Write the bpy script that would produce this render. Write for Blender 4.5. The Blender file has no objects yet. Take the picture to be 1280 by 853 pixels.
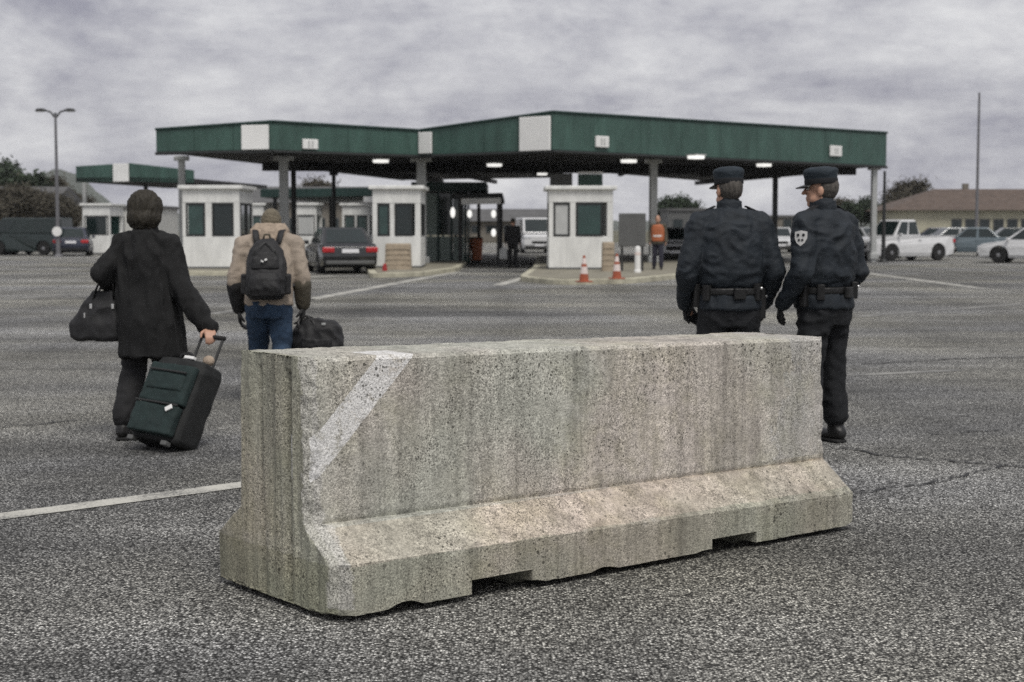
import bpy, bmesh, math, random
from mathutils import Vector, Matrix, Euler, noise
R = math.radians
random.seed(7)
sc = bpy.context.scene
col = sc.collection

# ------------------------------------------------------------------ camera
F = 1950.0; W0, H0 = 1280.0, 853.0; HOR = 285.0; EYE = 1.43
PITCH = math.atan((H0/2 - HOR)/F)
cd = bpy.data.cameras.new('camera'); cam = bpy.data.objects.new('camera', cd); col.objects.link(cam)
cd.sensor_width = 36.0; cd.lens = F/W0*36.0; cd.clip_end = 6000; cd.clip_start = 0.05
cam.location = (0, 0, EYE); cam.rotation_euler = (math.pi/2 - PITCH, 0, 0)
cd.dof.use_dof = True; cd.dof.focus_distance = 6.4; cd.dof.aperture_fstop = 4.5
sc.camera = cam
# ------------------------------------------------------------------ overcast sky
SUN_EL, SUN_AZ = R(58), R(158)          # azimuth measured from +Y towards +X
w = bpy.data.worlds.new('World'); sc.world = w; w.use_nodes = True
nt = w.node_tree; N = nt.nodes; L = nt.links
bg = N['Background']
sky = N.new('ShaderNodeTexSky'); sky.sky_type = 'NISHITA'; sky.sun_disc = False
sky.sun_elevation = SUN_EL; sky.sun_rotation = SUN_AZ; sky.dust_density = 4.0; sky.air_density = 1.0
geo = N.new('ShaderNodeTexCoord')
mp = N.new('ShaderNodeMapping'); mp.inputs['Scale'].default_value = (3.2, 3.2, 11.0)
L.new(geo.outputs['Generated'], mp.inputs['Vector'])
n1 = N.new('ShaderNodeTexNoise'); n1.inputs['Scale'].default_value = 1.6; n1.inputs['Detail'].default_value = 7
n1.inputs['Roughness'].default_value = 0.66; n1.inputs['Distortion'].default_value = 0.35
L.new(mp.outputs['Vector'], n1.inputs['Vector'])
rp = N.new('ShaderNodeValToRGB')
rp.color_ramp.elements[0].position = 0.37; rp.color_ramp.elements[0].color = (2.8, 2.78, 3.3, 1)
rp.color_ramp.elements[1].position = 0.63; rp.color_ramp.elements[1].color = (7.0, 6.98, 7.05, 1)
n2 = N.new('ShaderNodeTexNoise'); n2.inputs['Scale'].default_value = 7.0; n2.inputs['Detail'].default_value = 8; n2.inputs['Roughness'].default_value = 0.7
mp2 = N.new('ShaderNodeMapping'); mp2.inputs['Scale'].default_value = (1.6, 1.6, 2.6); L.new(geo.outputs['Generated'], mp2.inputs['Vector']); L.new(mp2.outputs['Vector'], n2.inputs['Vector'])
cm_ = N.new('ShaderNodeMix'); cm_.data_type = 'FLOAT'; cm_.inputs[0].default_value = 0.42; L.new(n1.outputs['Fac'], cm_.inputs[2]); L.new(n2.outputs['Fac'], cm_.inputs[3])
L.new(cm_.outputs[0], rp.inputs['Fac'])
mx = N.new('ShaderNodeMix'); mx.data_type = 'RGBA'; mx.inputs['Factor'].default_value = 0.95
L.new(sky.outputs['Color'], mx.inputs['A']); L.new(rp.outputs['Color'], mx.inputs['B'])
L.new(mx.outputs['Result'], bg.inputs['Color']); bg.inputs['Strength'].default_value = 0.078
# ------------------------------------------------------------------ sun behind cloud
sl = bpy.data.lights.new('sun', 'SUN'); so = bpy.data.objects.new('sun', sl); col.objects.link(so)
sl.energy = 1.5; sl.angle = R(25); sl.color = (1.0, 0.965, 0.91)
sdir = Vector((math.sin(SUN_AZ)*math.cos(SUN_EL), math.cos(SUN_AZ)*math.cos(SUN_EL), math.sin(SUN_EL)))
so.location = sdir*60; so.rotation_euler = (-sdir).to_track_quat('-Z', 'Y').to_euler()
sc.view_settings.view_transform = 'Standard'; sc.view_settings.look = 'None'
sc.view_settings.exposure = 0.6; sc.view_settings.gamma = 1.0; sc.view_settings.use_curve_mapping = False
sc.render.engine = 'CYCLES'
sc.cycles.use_denoising = False      # the photograph is gritty: keep the fine grain of stone and cloth
sc.cycles.max_bounces = 6; sc.cycles.transparent_max_bounces = 8

# ------------------------------------------------------------------ pixel helpers (a pixel gives a direction only)
FW = Vector((0, math.cos(PITCH), -math.sin(PITCH))); UP = Vector((0, math.sin(PITCH), math.cos(PITCH)))
def ray(px, py): return Vector((1, 0, 0))*((px - W0/2)/F) + UP*((H0/2 - py)/F) + FW
def G(px, py, z=0.0):
    d = ray(px, py); t = (z - EYE)/d.z
    return Vector((d.x*t, d.y*t, z))
def P(px, py, Y):
    d = ray(px, py); t = Y/d.y
    return Vector((d.x*t, Y, EYE + d.z*t))
def onplane(px, py, p0, n):
    d = ray(px, py); o = Vector((0, 0, EYE)); t = (p0 - o).dot(n)/d.dot(n)
    return o + d*t

# ------------------------------------------------------------------ materials
MATS = {}
def mat(name, c, rough=0.6, metal=0.0, var=0.12, scale=4.0, bump=0.0, bscale=60.0, spec=0.4, emit=0.0, trans=0.0, coat=0.0, stretch=(1, 1, 1)):
    m = bpy.data.materials.new(name); m.use_nodes = True; t = m.node_tree; b = t.nodes['Principled BSDF']
    b.inputs['Roughness'].default_value = rough; b.inputs['Metallic'].default_value = metal
    b.inputs['Specular IOR Level'].default_value = spec
    b.inputs['Coat Weight'].default_value = coat
    tc = t.nodes.new('ShaderNodeTexCoord'); mpp = t.nodes.new('ShaderNodeMapping'); mpp.inputs['Scale'].default_value = stretch
    t.links.new(tc.outputs['Object'], mpp.inputs['Vector'])
    n = t.nodes.new('ShaderNodeTexNoise'); n.inputs['Scale'].default_value = scale; n.inputs['Detail'].default_value = 6
    n.inputs['Roughness'].default_value = 0.65
    t.links.new(mpp.outputs['Vector'], n.inputs['Vector'])
    r = t.nodes.new('ShaderNodeValToRGB')
    r.color_ramp.elements[0].position = 0.3; r.color_ramp.elements[1].position = 0.7
    r.color_ramp.elements[0].color = tuple(max(0, x*(1 - var)) for x in c) + (1,)
    r.color_ramp.elements[1].color = tuple(min(1, x*(1 + var)) for x in c) + (1,)
    t.links.new(n.outputs['Fac'], r.inputs['Fac']); t.links.new(r.outputs['Color'], b.inputs['Base Color'])
    if bump:
        n2 = t.nodes.new('ShaderNodeTexNoise'); n2.inputs['Scale'].default_value = bscale; n2.inputs['Detail'].default_value = 4
        t.links.new(mpp.outputs['Vector'], n2.inputs['Vector'])
        bp = t.nodes.new('ShaderNodeBump'); bp.inputs['Strength'].default_value = bump; bp.inputs['Distance'].default_value = 0.01
        t.links.new(n2.outputs['Fac'], bp.inputs['Height']); t.links.new(bp.outputs['Normal'], b.inputs['Normal'])
    if emit:
        b.inputs['Emission Color'].default_value = tuple(c) + (1,); b.inputs['Emission Strength'].default_value = emit
    if trans:
        b.inputs['Transmission Weight'].default_value = trans
    MATS[name] = m; return m

def nd(t, typ, **kw):
    n = t.nodes.new(typ)
    for k, v in kw.items(): setattr(n, k, v)
    return n
def mth(t, op, a, b=None, c=None, clamp=False):
    n = t.nodes.new('ShaderNodeMath'); n.operation = op; n.use_clamp = clamp
    for i, x in enumerate((a, b, c)):
        if x is None: continue
        if isinstance(x, (int, float)): n.inputs[i].default_value = x
        else: t.links.new(x, n.inputs[i])
    return n.outputs[0]
def noi(t, vec, scale, detail=5, rough=0.6, stretch=None):
    if stretch:
        q = t.nodes.new('ShaderNodeMapping'); q.inputs['Scale'].default_value = stretch; t.links.new(vec, q.inputs['Vector']); vec = q.outputs['Vector']
    n = t.nodes.new('ShaderNodeTexNoise'); n.inputs['Scale'].default_value = scale; n.inputs['Detail'].default_value = detail; n.inputs['Roughness'].default_value = rough
    t.links.new(vec, n.inputs['Vector']); return n.outputs['Fac']
def ramp(t, fac, stops):
    r = t.nodes.new('ShaderNodeValToRGB'); e = r.color_ramp.elements
    while len(e) < len(stops): e.new(0.5)
    for i, (p, c) in enumerate(stops):
        e[i].position = p; e[i].color = (c if len(c) == 4 else tuple(c) + (1,)) if not isinstance(c, (int, float)) else (c, c, c, 1)
    t.links.new(fac, r.inputs['Fac']); return r.outputs['Color']
def mixc(t, fac, a, b, mode='MIX'):
    n = t.nodes.new('ShaderNodeMix'); n.data_type = 'RGBA'; n.blend_type = mode
    if isinstance(fac, (int, float)): n.inputs['Factor'].default_value = fac
    else: t.links.new(fac, n.inputs['Factor'])
    for k, x in (('A', a), ('B', b)):
        if isinstance(x, tuple): n.inputs[k].default_value = x if len(x) == 4 else x + (1,)
        else: t.links.new(x, n.inputs[k])
    return n.outputs['Result']

def asphalt_mat():
    m = bpy.data.materials.new('asphalt'); m.use_nodes = True; t = m.node_tree; b = t.nodes['Principled BSDF']
    g = nd(t, 'ShaderNodeNewGeometry').outputs['Position']
    vo = nd(t, 'ShaderNodeTexVoronoi'); vo.inputs['Scale'].default_value = 100.0; t.links.new(g, vo.inputs['Vector'])
    sep = nd(t, 'ShaderNodeSeparateColor'); t.links.new(vo.outputs['Color'], sep.inputs['Color'])
    stone = ramp(t, sep.outputs[0], [(0.0, 0.04), (0.45, 0.11), (0.78, 0.19), (1.0, 0.40)])
    gap = ramp(t, vo.outputs['Distance'], [(0.28, 1.0), (0.66, 0.08)])
    c = mixc(t, 1.0, stone, gap, 'MULTIPLY')
    fine = ramp(t, noi(t, g, 230, 4, 0.7), [(0.34, 0.30), (0.66, 1.85)])
    c = mixc(t, 1.0, c, fine, 'MULTIPLY')
    # beyond the aggregate: wear, tyre tracks, old pours
    worn = ramp(t, noi(t, g, 0.32, 6, 0.62, (0.35, 1.0, 1)), [(0.34, 0.50), (0.5, 1.0), (0.66, 1.52)])
    c = mixc(t, 1.0, c, worn, 'MULTIPLY')
    band = ramp(t, noi(t, g, 1.7, 4, 0.6, (0.12, 1.0, 1)), [(0.30, 0.80), (0.7, 1.22)])
    c = mixc(t, 1.0, c, band, 'MULTIPLY')
    blot = ramp(t, noi(t, g, 0.9, 8, 0.7), [(0.30, 0.62), (0.40, 1.0), (1.0, 1.05)])
    c = mixc(t, 1.0, c, blot, 'MULTIPLY')
    # drips of oil and tyre-darkened sweeps
    vd = nd(t, 'ShaderNodeTexVoronoi'); vd.inputs['Scale'].default_value = 0.8; t.links.new(g, vd.inputs['Vector'])
    sd_ = nd(t, 'ShaderNodeSeparateColor'); t.links.new(vd.outputs['Color'], sd_.inputs['Color'])
    wv = mth(t, 'ADD', vd.outputs['Distance'], mth(t, 'MULTIPLY', mth(t, 'SUBTRACT', noi(t, g, 9, 5, .7), .5), .22))
    drip = ramp(t, mth(t, 'DIVIDE', wv, mth(t, 'ADD', mth(t, 'MULTIPLY', sd_.outputs[1], .26), .02)), [(0.35, 0.55), (1.0, 1.0)])
    c = mixc(t, mth(t, 'GREATER_THAN', sd_.outputs[0], .5), c, mixc(t, 1.0, c, drip, 'MULTIPLY'))
    wq = nd(t, 'ShaderNodeTexWave'); wq.inputs['Scale'].default_value = 0.11; wq.inputs['Distortion'].default_value = 5.0; wq.inputs['Detail'].default_value = 3; wq.inputs['Detail Scale'].default_value = .4
    t.links.new(g, wq.inputs['Vector'])
    trk = ramp(t, wq.outputs['Fac'], [(0.0, 0.80), (0.18, 1.0), (1.0, 1.04)]); c = mixc(t, .8, c, trk, 'MULTIPLY')
    tint = ramp(t, noi(t, g, 0.22, 3, 0.5), [(0.38, (1.0, 1.0, 1.0)), (0.62, (1.07, 1.04, 0.92))])
    c = mixc(t, 1.0, c, tint, 'MULTIPLY')
    c = mixc(t, 1.0, c, (2.5, 2.5, 2.45, 1), 'MULTIPLY')
    t.links.new(c, b.inputs['Base Color'])
    b.inputs['Roughness'].default_value = 0.86; b.inputs['Specular IOR Level'].default_value = 0.3
    h = mth(t, 'ADD', mth(t, 'MULTIPLY', vo.outputs['Distance'], -1.0), mth(t, 'MULTIPLY', noi(t, g, 190, 3, 0.6), 0.9))
    bp = nd(t, 'ShaderNodeBump'); bp.inputs['Strength'].default_value = 1.0; bp.inputs['Distance'].default_value = 0.010
    t.links.new(h, bp.inputs['Height']); t.links.new(bp.outputs['Normal'], b.inputs['Normal'])
    MATS['asphalt'] = m; return m
def paint_mat(name, c, wear=0.5):
    m = bpy.data.materials.new(name); m.use_nodes = True; t = m.node_tree; b = t.nodes['Principled BSDF']
    g = nd(t, 'ShaderNodeNewGeometry').outputs['Position']
    k = mth(t, 'ADD', mth(t, 'MULTIPLY', noi(t, g, 70, 5, 0.75), 0.6), mth(t, 'MULTIPLY', noi(t, g, 2.2, 5, 0.6), 0.4))
    f = ramp(t, k, [(wear - 0.06, 0.0), (wear + 0.06, 1.0)])
    cc = mixc(t, f, (0.10, 0.10, 0.098, 1), tuple(c) + (1,))
    t.links.new(cc, b.inputs['Base Color']); b.inputs['Roughness'].default_value = 0.8
    bp = nd(t, 'ShaderNodeBump'); bp.inputs['Strength'].default_value = 0.6; bp.inputs['Distance'].default_value = 0.004
    t.links.new(noi(t, g, 120, 3), bp.inputs['Height']); t.links.new(bp.outputs['Normal'], b.inputs['Normal'])
    MATS[name] = m; return m

asphalt_mat()
paint_mat('line_paint', (0.50, 0.49, 0.44), 0.475)
paint_mat('faded_paint', (0.33, 0.325, 0.30), 0.515)
mat('earth', (0.10, 0.095, 0.06), 0.95, var=0.4, scale=0.3)
mat('kerb', (0.42, 0.40, 0.31), 0.9, var=0.3, scale=3, bump=0.4, bscale=30)
mat('island', (0.22, 0.205, 0.16), 0.9, var=0.3, scale=2.5, bump=0.3, bscale=30)
mat('tar', (0.022, 0.022, 0.022), 0.7, var=0.3)
mat('green_fascia', (0.046, 0.092, 0.076), 0.5, var=0.30, scale=1.6, stretch=(1, 1, 0.35))
mat('green_dark', (0.012, 0.035, 0.03), 0.5, var=0.2, scale=2)
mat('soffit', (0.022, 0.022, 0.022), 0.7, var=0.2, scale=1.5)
mat('trim_dark', (0.02, 0.022, 0.022), 0.6)
mat('sign_white', (0.78, 0.78, 0.76), 0.5, var=0.06, scale=1.5)
mat('booth_white', (0.72, 0.725, 0.70), 0.55, var=0.18, scale=2.6, stretch=(1, 1, 0.3))
mat('grey_steel', (0.42, 0.43, 0.42), 0.45, metal=0.3, var=0.15, scale=3)
mat('dark_steel', (0.035, 0.036, 0.036), 0.5, metal=0.2, var=0.2)
mat('panel_grey', (0.10, 0.102, 0.10), 0.6, var=0.15)
mat('passage_panel', (0.20, 0.245, 0.225), 0.6, var=0.2, scale=3, stretch=(1, 1, .3))
mat('rubber', (0.015, 0.015, 0.015), 0.85, var=0.2)
mat('tan_block', (0.36, 0.30, 0.225), 0.9, var=0.2, scale=8, bump=0.4)
mat('lamp_lens', (1.0, 0.98, 0.94), 0.4, var=0.02, emit=0.6)
mat('glass_dark', (0.012, 0.02, 0.02), 0.06, var=0.2, scale=1.0, spec=0.6)
mat('glass_green', (0.03, 0.062, 0.055), 0.07, var=0.3, scale=0.9, spec=0.6)
mat('blind', (0.46, 0.47, 0.46), 0.6, var=0.1)
mat('orange', (0.38, 0.12, 0.05), 0.6, var=0.15)
mat('cone_orange', (0.34, 0.085, 0.04), 0.5, var=0.15)
mat('cone_white', (0.72, 0.62, 0.58), 0.45, var=0.08)
mat('red_plastic', (0.30, 0.02, 0.02), 0.5)
mat('tail_red', (0.42, 0.015, 0.02), 0.25, var=0.2, coat=0.5)
mat('plate', (0.78, 0.78, 0.80), 0.4, var=0.04)
mat('headlamp', (0.65, 0.67, 0.70), 0.12, var=0.1, coat=0.6)
mat('rim', (0.30, 0.30, 0.31), 0.35, metal=0.7)
mat('black_paint', (0.018, 0.019, 0.021), 0.22, var=0.2, coat=0.6)
mat('white_paint', (0.62, 0.625, 0.63), 0.3, var=0.06, coat=0.5)
mat('pale_blue_paint', (0.12, 0.155, 0.175), 0.3, var=0.08, coat=0.5)
mat('green_paint', (0.014, 0.024, 0.023), 0.35, var=0.2, coat=0.4)
mat('dark_blue_paint', (0.02, 0.025, 0.045), 0.3, var=0.2, coat=0.5)
mat('silver_paint', (0.34, 0.35, 0.35), 0.32, metal=0.4, var=0.06, coat=0.4)
mat('skin', (0.46, 0.27, 0.19), 0.55, var=0.14, scale=14, bump=0.1)
mat('hair_grey', (0.075, 0.068, 0.06), 0.75, var=0.5, scale=60, stretch=(1, 1, .25), bump=0.5, bscale=140)
mat('hair_dark', (0.026, 0.022, 0.015), 0.7, var=0.4, scale=60, stretch=(1, 1, .25), bump=0.5, bscale=140)
mat('knit_brown', (0.15, 0.13, 0.095), 0.95, var=0.4, scale=40, bump=0.8, bscale=150)
mat('navy', (0.012, 0.017, 0.023), 0.72, var=0.25, scale=9, bump=0.3, bscale=260)
mat('navy_trouser', (0.008, 0.009, 0.011), 0.8, var=0.25, scale=9, bump=0.3, bscale=260)
mat('cap_navy', (0.018, 0.027, 0.036), 0.75, var=0.2, scale=20, bump=0.3, bscale=300)
mat('leather', (0.012, 0.012, 0.012), 0.4, var=0.3, scale=30, bump=0.2, bscale=150)
mat('glove', (0.012, 0.012, 0.012), 0.6, var=0.2)
mat('metal_bright', (0.75, 0.75, 0.74), 0.25, metal=0.8, var=0.05)
mat('patch_white', (0.48, 0.48, 0.47), 0.8, var=0.05)
mat('black_coat', (0.008, 0.0082, 0.0085), 0.85, var=0.3, scale=12, bump=0.4, bscale=220)
mat('black_cloth', (0.014, 0.014, 0.015), 0.8, var=0.3, scale=12, bump=0.4, bscale=200)
mat('bag_black', (0.013, 0.013, 0.014), 0.6, var=0.35, scale=14, bump=0.4, bscale=180)
mat('case_green', (0.013, 0.026, 0.025), 0.75, var=0.3, scale=14, bump=0.5, bscale=240)
mat('case_black', (0.012, 0.013, 0.013), 0.7, var=0.3, scale=14, bump=0.4, bscale=240)
mat('khaki', (0.34, 0.285, 0.23), 0.85, var=0.22, scale=7, bump=0.4, bscale=180)
mat('khaki_dark', (0.075, 0.066, 0.048), 0.85, var=0.22, scale=7, bump=0.4, bscale=180)
mat('denim', (0.028, 0.052, 0.092), 0.9, var=0.4, scale=9, bump=0.4, bscale=260)
mat('wool_tan', (0.33, 0.265, 0.205), 0.95, var=0.3, scale=30, bump=0.6, bscale=120)
mat('worker_trouser', (0.03, 0.03, 0.045), 0.85)
mat('wall_cream', (0.44, 0.42, 0.32), 0.9, var=0.12, scale=0.6)
mat('wall_pale', (0.50, 0.50, 0.47), 0.9, var=0.12, scale=0.6)
mat('wall_stone', (0.18, 0.165, 0.14), 0.9, var=0.3, scale=1.2)
mat('roof_tile', (0.105, 0.080, 0.066), 0.9, var=0.3, scale=1.5, stretch=(1, 1, 4))
mat('roof_grey', (0.10, 0.10, 0.10), 0.85, var=0.2, scale=1)
mat('bark', (0.07, 0.06, 0.048), 0.95, var=0.4, scale=8)
mat('twig', (0.075, 0.068, 0.052), 0.95, var=0.45, scale=3)
mat('evergreen', (0.035, 0.05, 0.03), 0.9, var=0.5, scale=2)
mat('hill', (0.09, 0.10, 0.085), 0.95, var=0.35, scale=0.02)

FARX = 1.66
def concrete_mat(stripe):
    m = bpy.data.materials.new('barrier_concrete'); m.use_nodes = True; t = m.node_tree; b = t.nodes['Principled BSDF']
    g = nd(t, 'ShaderNodeTexCoord').outputs['Object']
    s = nd(t, 'ShaderNodeSeparateXYZ'); t.links.new(g, s.inputs[0]); x, y, z = s.outputs
    big = ramp(t, noi(t, g, 2.6, 6, 0.6), [(0.30, (0.37, 0.365, 0.335)), (0.5, (0.46, 0.45, 0.415)), (0.70, (0.545, 0.525, 0.49))])
    pink = ramp(t, noi(t, g, 1.1, 3, 0.5), [(0.42, (0.98, 1.0, 0.955)), (0.60, (1.045, 0.985, 0.955))])
    c = mixc(t, 1.0, big, pink, 'MULTIPLY')
    # rain streaks run down the faces
    st = ramp(t, noi(t, g, 17.0, 6, 0.7, (1.0, 1.0, 0.05)), [(0.30, 0.50), (0.5, 1.0), (0.72, 1.28)])
    c = mixc(t, 0.8, c, st, 'MULTIPLY')
    grain = ramp(t, noi(t, g, 150, 4, 0.8), [(0.36, 0.12), (0.5, 1.0), (0.64, 1.85)])
    st2 = ramp(t, noi(t, g, 6.0, 6, 0.7, (1.0, 1.0, 0.10)), [(0.34, 0.62), (0.5, 1.0), (0.70, 1.16)])
    c = mixc(t, 0.55, c, st2, 'MULTIPLY')
    skin_ = ramp(t, noi(t, g, 4.2, 5, 0.65), [(0.38, 0.35), (0.60, 0.95)])
    c = mixc(t, skin_, c, grain, 'MULTIPLY')
    gr2 = ramp(t, noi(t, g, 45, 5, 0.75), [(0.30, 0.60), (0.7, 1.36)])
    c = mixc(t, 0.8, c, gr2, 'MULTIPLY')
    # pinker cement on the ledge, greyer cast at the far end
    rag = mth(t, 'MULTIPLY', mth(t, 'SUBTRACT', noi(t, g, 6, 5, 0.7), 0.5), 0.10)
    zz_ = mth(t, 'ADD', z, mth(t, 'MULTIPLY', rag, 0.25))
    led = mth(t, 'MULTIPLY', mth(t, 'GREATER_THAN', zz_, 0.205), mth(t, 'LESS_THAN', z, 0.325))
    led = mth(t, 'MULTIPLY', led, mth(t, 'GREATER_THAN', x, 0.06))
    c = mixc(t, led, c, mixc(t, 1.0, c, (1.02, 0.965, 0.92, 1), 'MULTIPLY'))
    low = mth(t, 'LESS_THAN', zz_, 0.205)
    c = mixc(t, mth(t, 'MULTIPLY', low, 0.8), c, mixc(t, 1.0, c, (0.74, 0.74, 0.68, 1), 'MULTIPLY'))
    endm = mth(t, 'LESS_THAN', x, 0.03)
    c = mixc(t, endm, c, mixc(t, 1.0, c, (0.86, 0.87, 0.80, 1), 'MULTIPLY'))
    far = mth(t, 'MULTIPLY', mth(t, 'GREATER_THAN', mth(t, 'ADD', mth(t, 'MULTIPLY', x, 0.7), mth(t, 'ADD', mth(t, 'MULTIPLY', z, -0.25), mth(t, 'MULTIPLY', rag, 4.0))), FARX), mth(t, 'GREATER_THAN', z, 0.345))
    c = mixc(t, mth(t, 'MULTIPLY', far, mth(t, 'MULTIPLY', noi(t, g, 12, 6, .75), 0.95)), c, mixc(t, 1.0, grain, (0.44, 0.435, 0.425, 1), 'MULTIPLY'))
    # air-bubble pores
    vo = nd(t, 'ShaderNodeTexVoronoi'); vo.inputs['Scale'].default_value = 34; vo.inputs['Randomness'].default_value = 1.0; t.links.new(g, vo.inputs['Vector'])
    sp = nd(t, 'ShaderNodeSeparateColor'); t.links.new(vo.outputs['Color'], sp.inputs['Color'])
    rad = mth(t, 'MULTIPLY', sp.outputs[1], 0.26)
    pore = mth(t, 'LESS_THAN', vo.outputs['Distance'], rad)
    keep = mth(t, 'GREATER_THAN', sp.outputs[0], 0.38)
    pore = mth(t, 'MULTIPLY', pore, keep)
    vo2 = nd(t, 'ShaderNodeTexVoronoi'); vo2.inputs['Scale'].default_value = 95; t.links.new(g, vo2.inputs['Vector'])
    sp2 = nd(t, 'ShaderNodeSeparateColor'); t.links.new(vo2.outputs['Color'], sp2.inputs['Color'])
    pore2 = mth(t, 'MULTIPLY', mth(t, 'LESS_THAN', vo2.outputs['Distance'], mth(t, 'MULTIPLY', sp2.outputs[1], 0.36)), mth(t, 'GREATER_THAN', sp2.outputs[0], 0.45))
    porem = mth(t, 'MULTIPLY', mth(t, 'MAXIMUM', pore, pore2), ramp(t, noi(t, g, 3.5, 4, 0.6), [(0.40, 0.15), (0.58, 1.0)]))
    # greenish grime, patchy, on the vertical foot and the ends
    grime = ramp(t, noi(t, g, 5.0, 6, 0.7), [(0.42, 0.0), (0.62, 1.0)])
    gl = mth(t, 'MULTIPLY', grime, ramp(t, noi(t, g, 1.3, 2), [(0.40, 0.05), (0.6, 0.5)]))
    c = mixc(t, gl, c, mixc(t, 1.0, c, (0.72, 0.73, 0.60, 1), 'MULTIPLY'))
    at_ = nd(t, 'ShaderNodeAttribute'); at_.attribute_name = 'chip'
    c = mixc(t, mth(t, 'MULTIPLY', at_.outputs['Fac'], 0.6, clamp=True), c, mixc(t, 1.0, (0.50, 0.49, 0.46, 1), grain, 'MULTIPLY'))
    # faded white diagonal stripe
    (mm, c0, c1, xr, ymax) = stripe
    tt = mth(t, 'SUBTRACT', z, mth(t, 'MULTIPLY', x, mm))
    wob = mth(t, 'MULTIPLY', mth(t, 'SUBTRACT', noi(t, g, 40, 4), 0.5), 0.016)
    tt = mth(t, 'ADD', tt, wob)
    a = mth(t, 'MULTIPLY', mth(t, 'GREATER_THAN', tt, c0), mth(t, 'LESS_THAN', tt, c1))
    a = mth(t, 'MULTIPLY', a, mth(t, 'MULTIPLY', mth(t, 'GREATER_THAN', x, xr), mth(t, 'LESS_THAN', y, ymax)))
    wear = ramp(t, noi(t, g, 17, 7, 0.8), [(0.40, 0.12), (0.50, 0.92)])
    a = mth(t, 'MULTIPLY', a, wear)
    pc = mixc(t, 0.55, (0.72, 0.715, 0.70, 1), grain, 'MULTIPLY')
    c = mixc(t, a, c, pc)
    c = mixc(t, mth(t, 'MULTIPLY', porem, 0.82), c, (0.05, 0.048, 0.04, 1))
    t.links.new(c, b.inputs['Base Color']); b.inputs['Roughness'].default_value = 0.92; b.inputs['Specular IOR Level'].default_value = 0.25
    h = mth(t, 'ADD', mth(t, 'MULTIPLY', noi(t, g, 120, 4, 0.7), 0.8), mth(t, 'MULTIPLY', porem, -1.0))
    h = mth(t, 'ADD', h, mth(t, 'MULTIPLY', noi(t, g, 30, 4, 0.7), 0.8))
    bp = nd(t, 'ShaderNodeBump'); bp.inputs['Strength'].default_value = 0.85; bp.inputs['Distance'].default_value = 0.006
    t.links.new(h, bp.inputs['Height']); t.links.new(bp.outputs['Normal'], b.inputs['Normal'])
    MATS['barrier_concrete'] = m; return m

# ------------------------------------------------------------------ mesh helpers
def tag(o, label=None, cat=None, group=None, kind=None):
    if label: o['label'] = label
    if cat: o['category'] = cat
    if group: o['group'] = group
    if kind: o['kind'] = kind
    return o
def empty(name, loc=(0, 0, 0), rz=0.0, label=None, cat=None, group=None):
    o = bpy.data.objects.new(name, None); col.objects.link(o); o.location = loc; o.rotation_euler = (0, 0, rz)
    o.empty_display_size = 0.2
    return tag(o, label, cat, group)
def link(name, me, m, parent=None, smooth=False, bevel=0.0, seg=2):
    if m and not me.materials: me.materials.append(MATS[m])
    o = bpy.data.objects.new(name, me); col.objects.link(o)
    if parent: o.parent = parent
    if smooth: me.polygons.foreach_set('use_smooth', [True]*len(me.polygons))
    if bevel:
        b = o.modifiers.new('bevel', 'BEVEL'); b.width = bevel; b.segments = seg; b.limit_method = 'ANGLE'; b.angle_limit = R(35)
    return o
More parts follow.
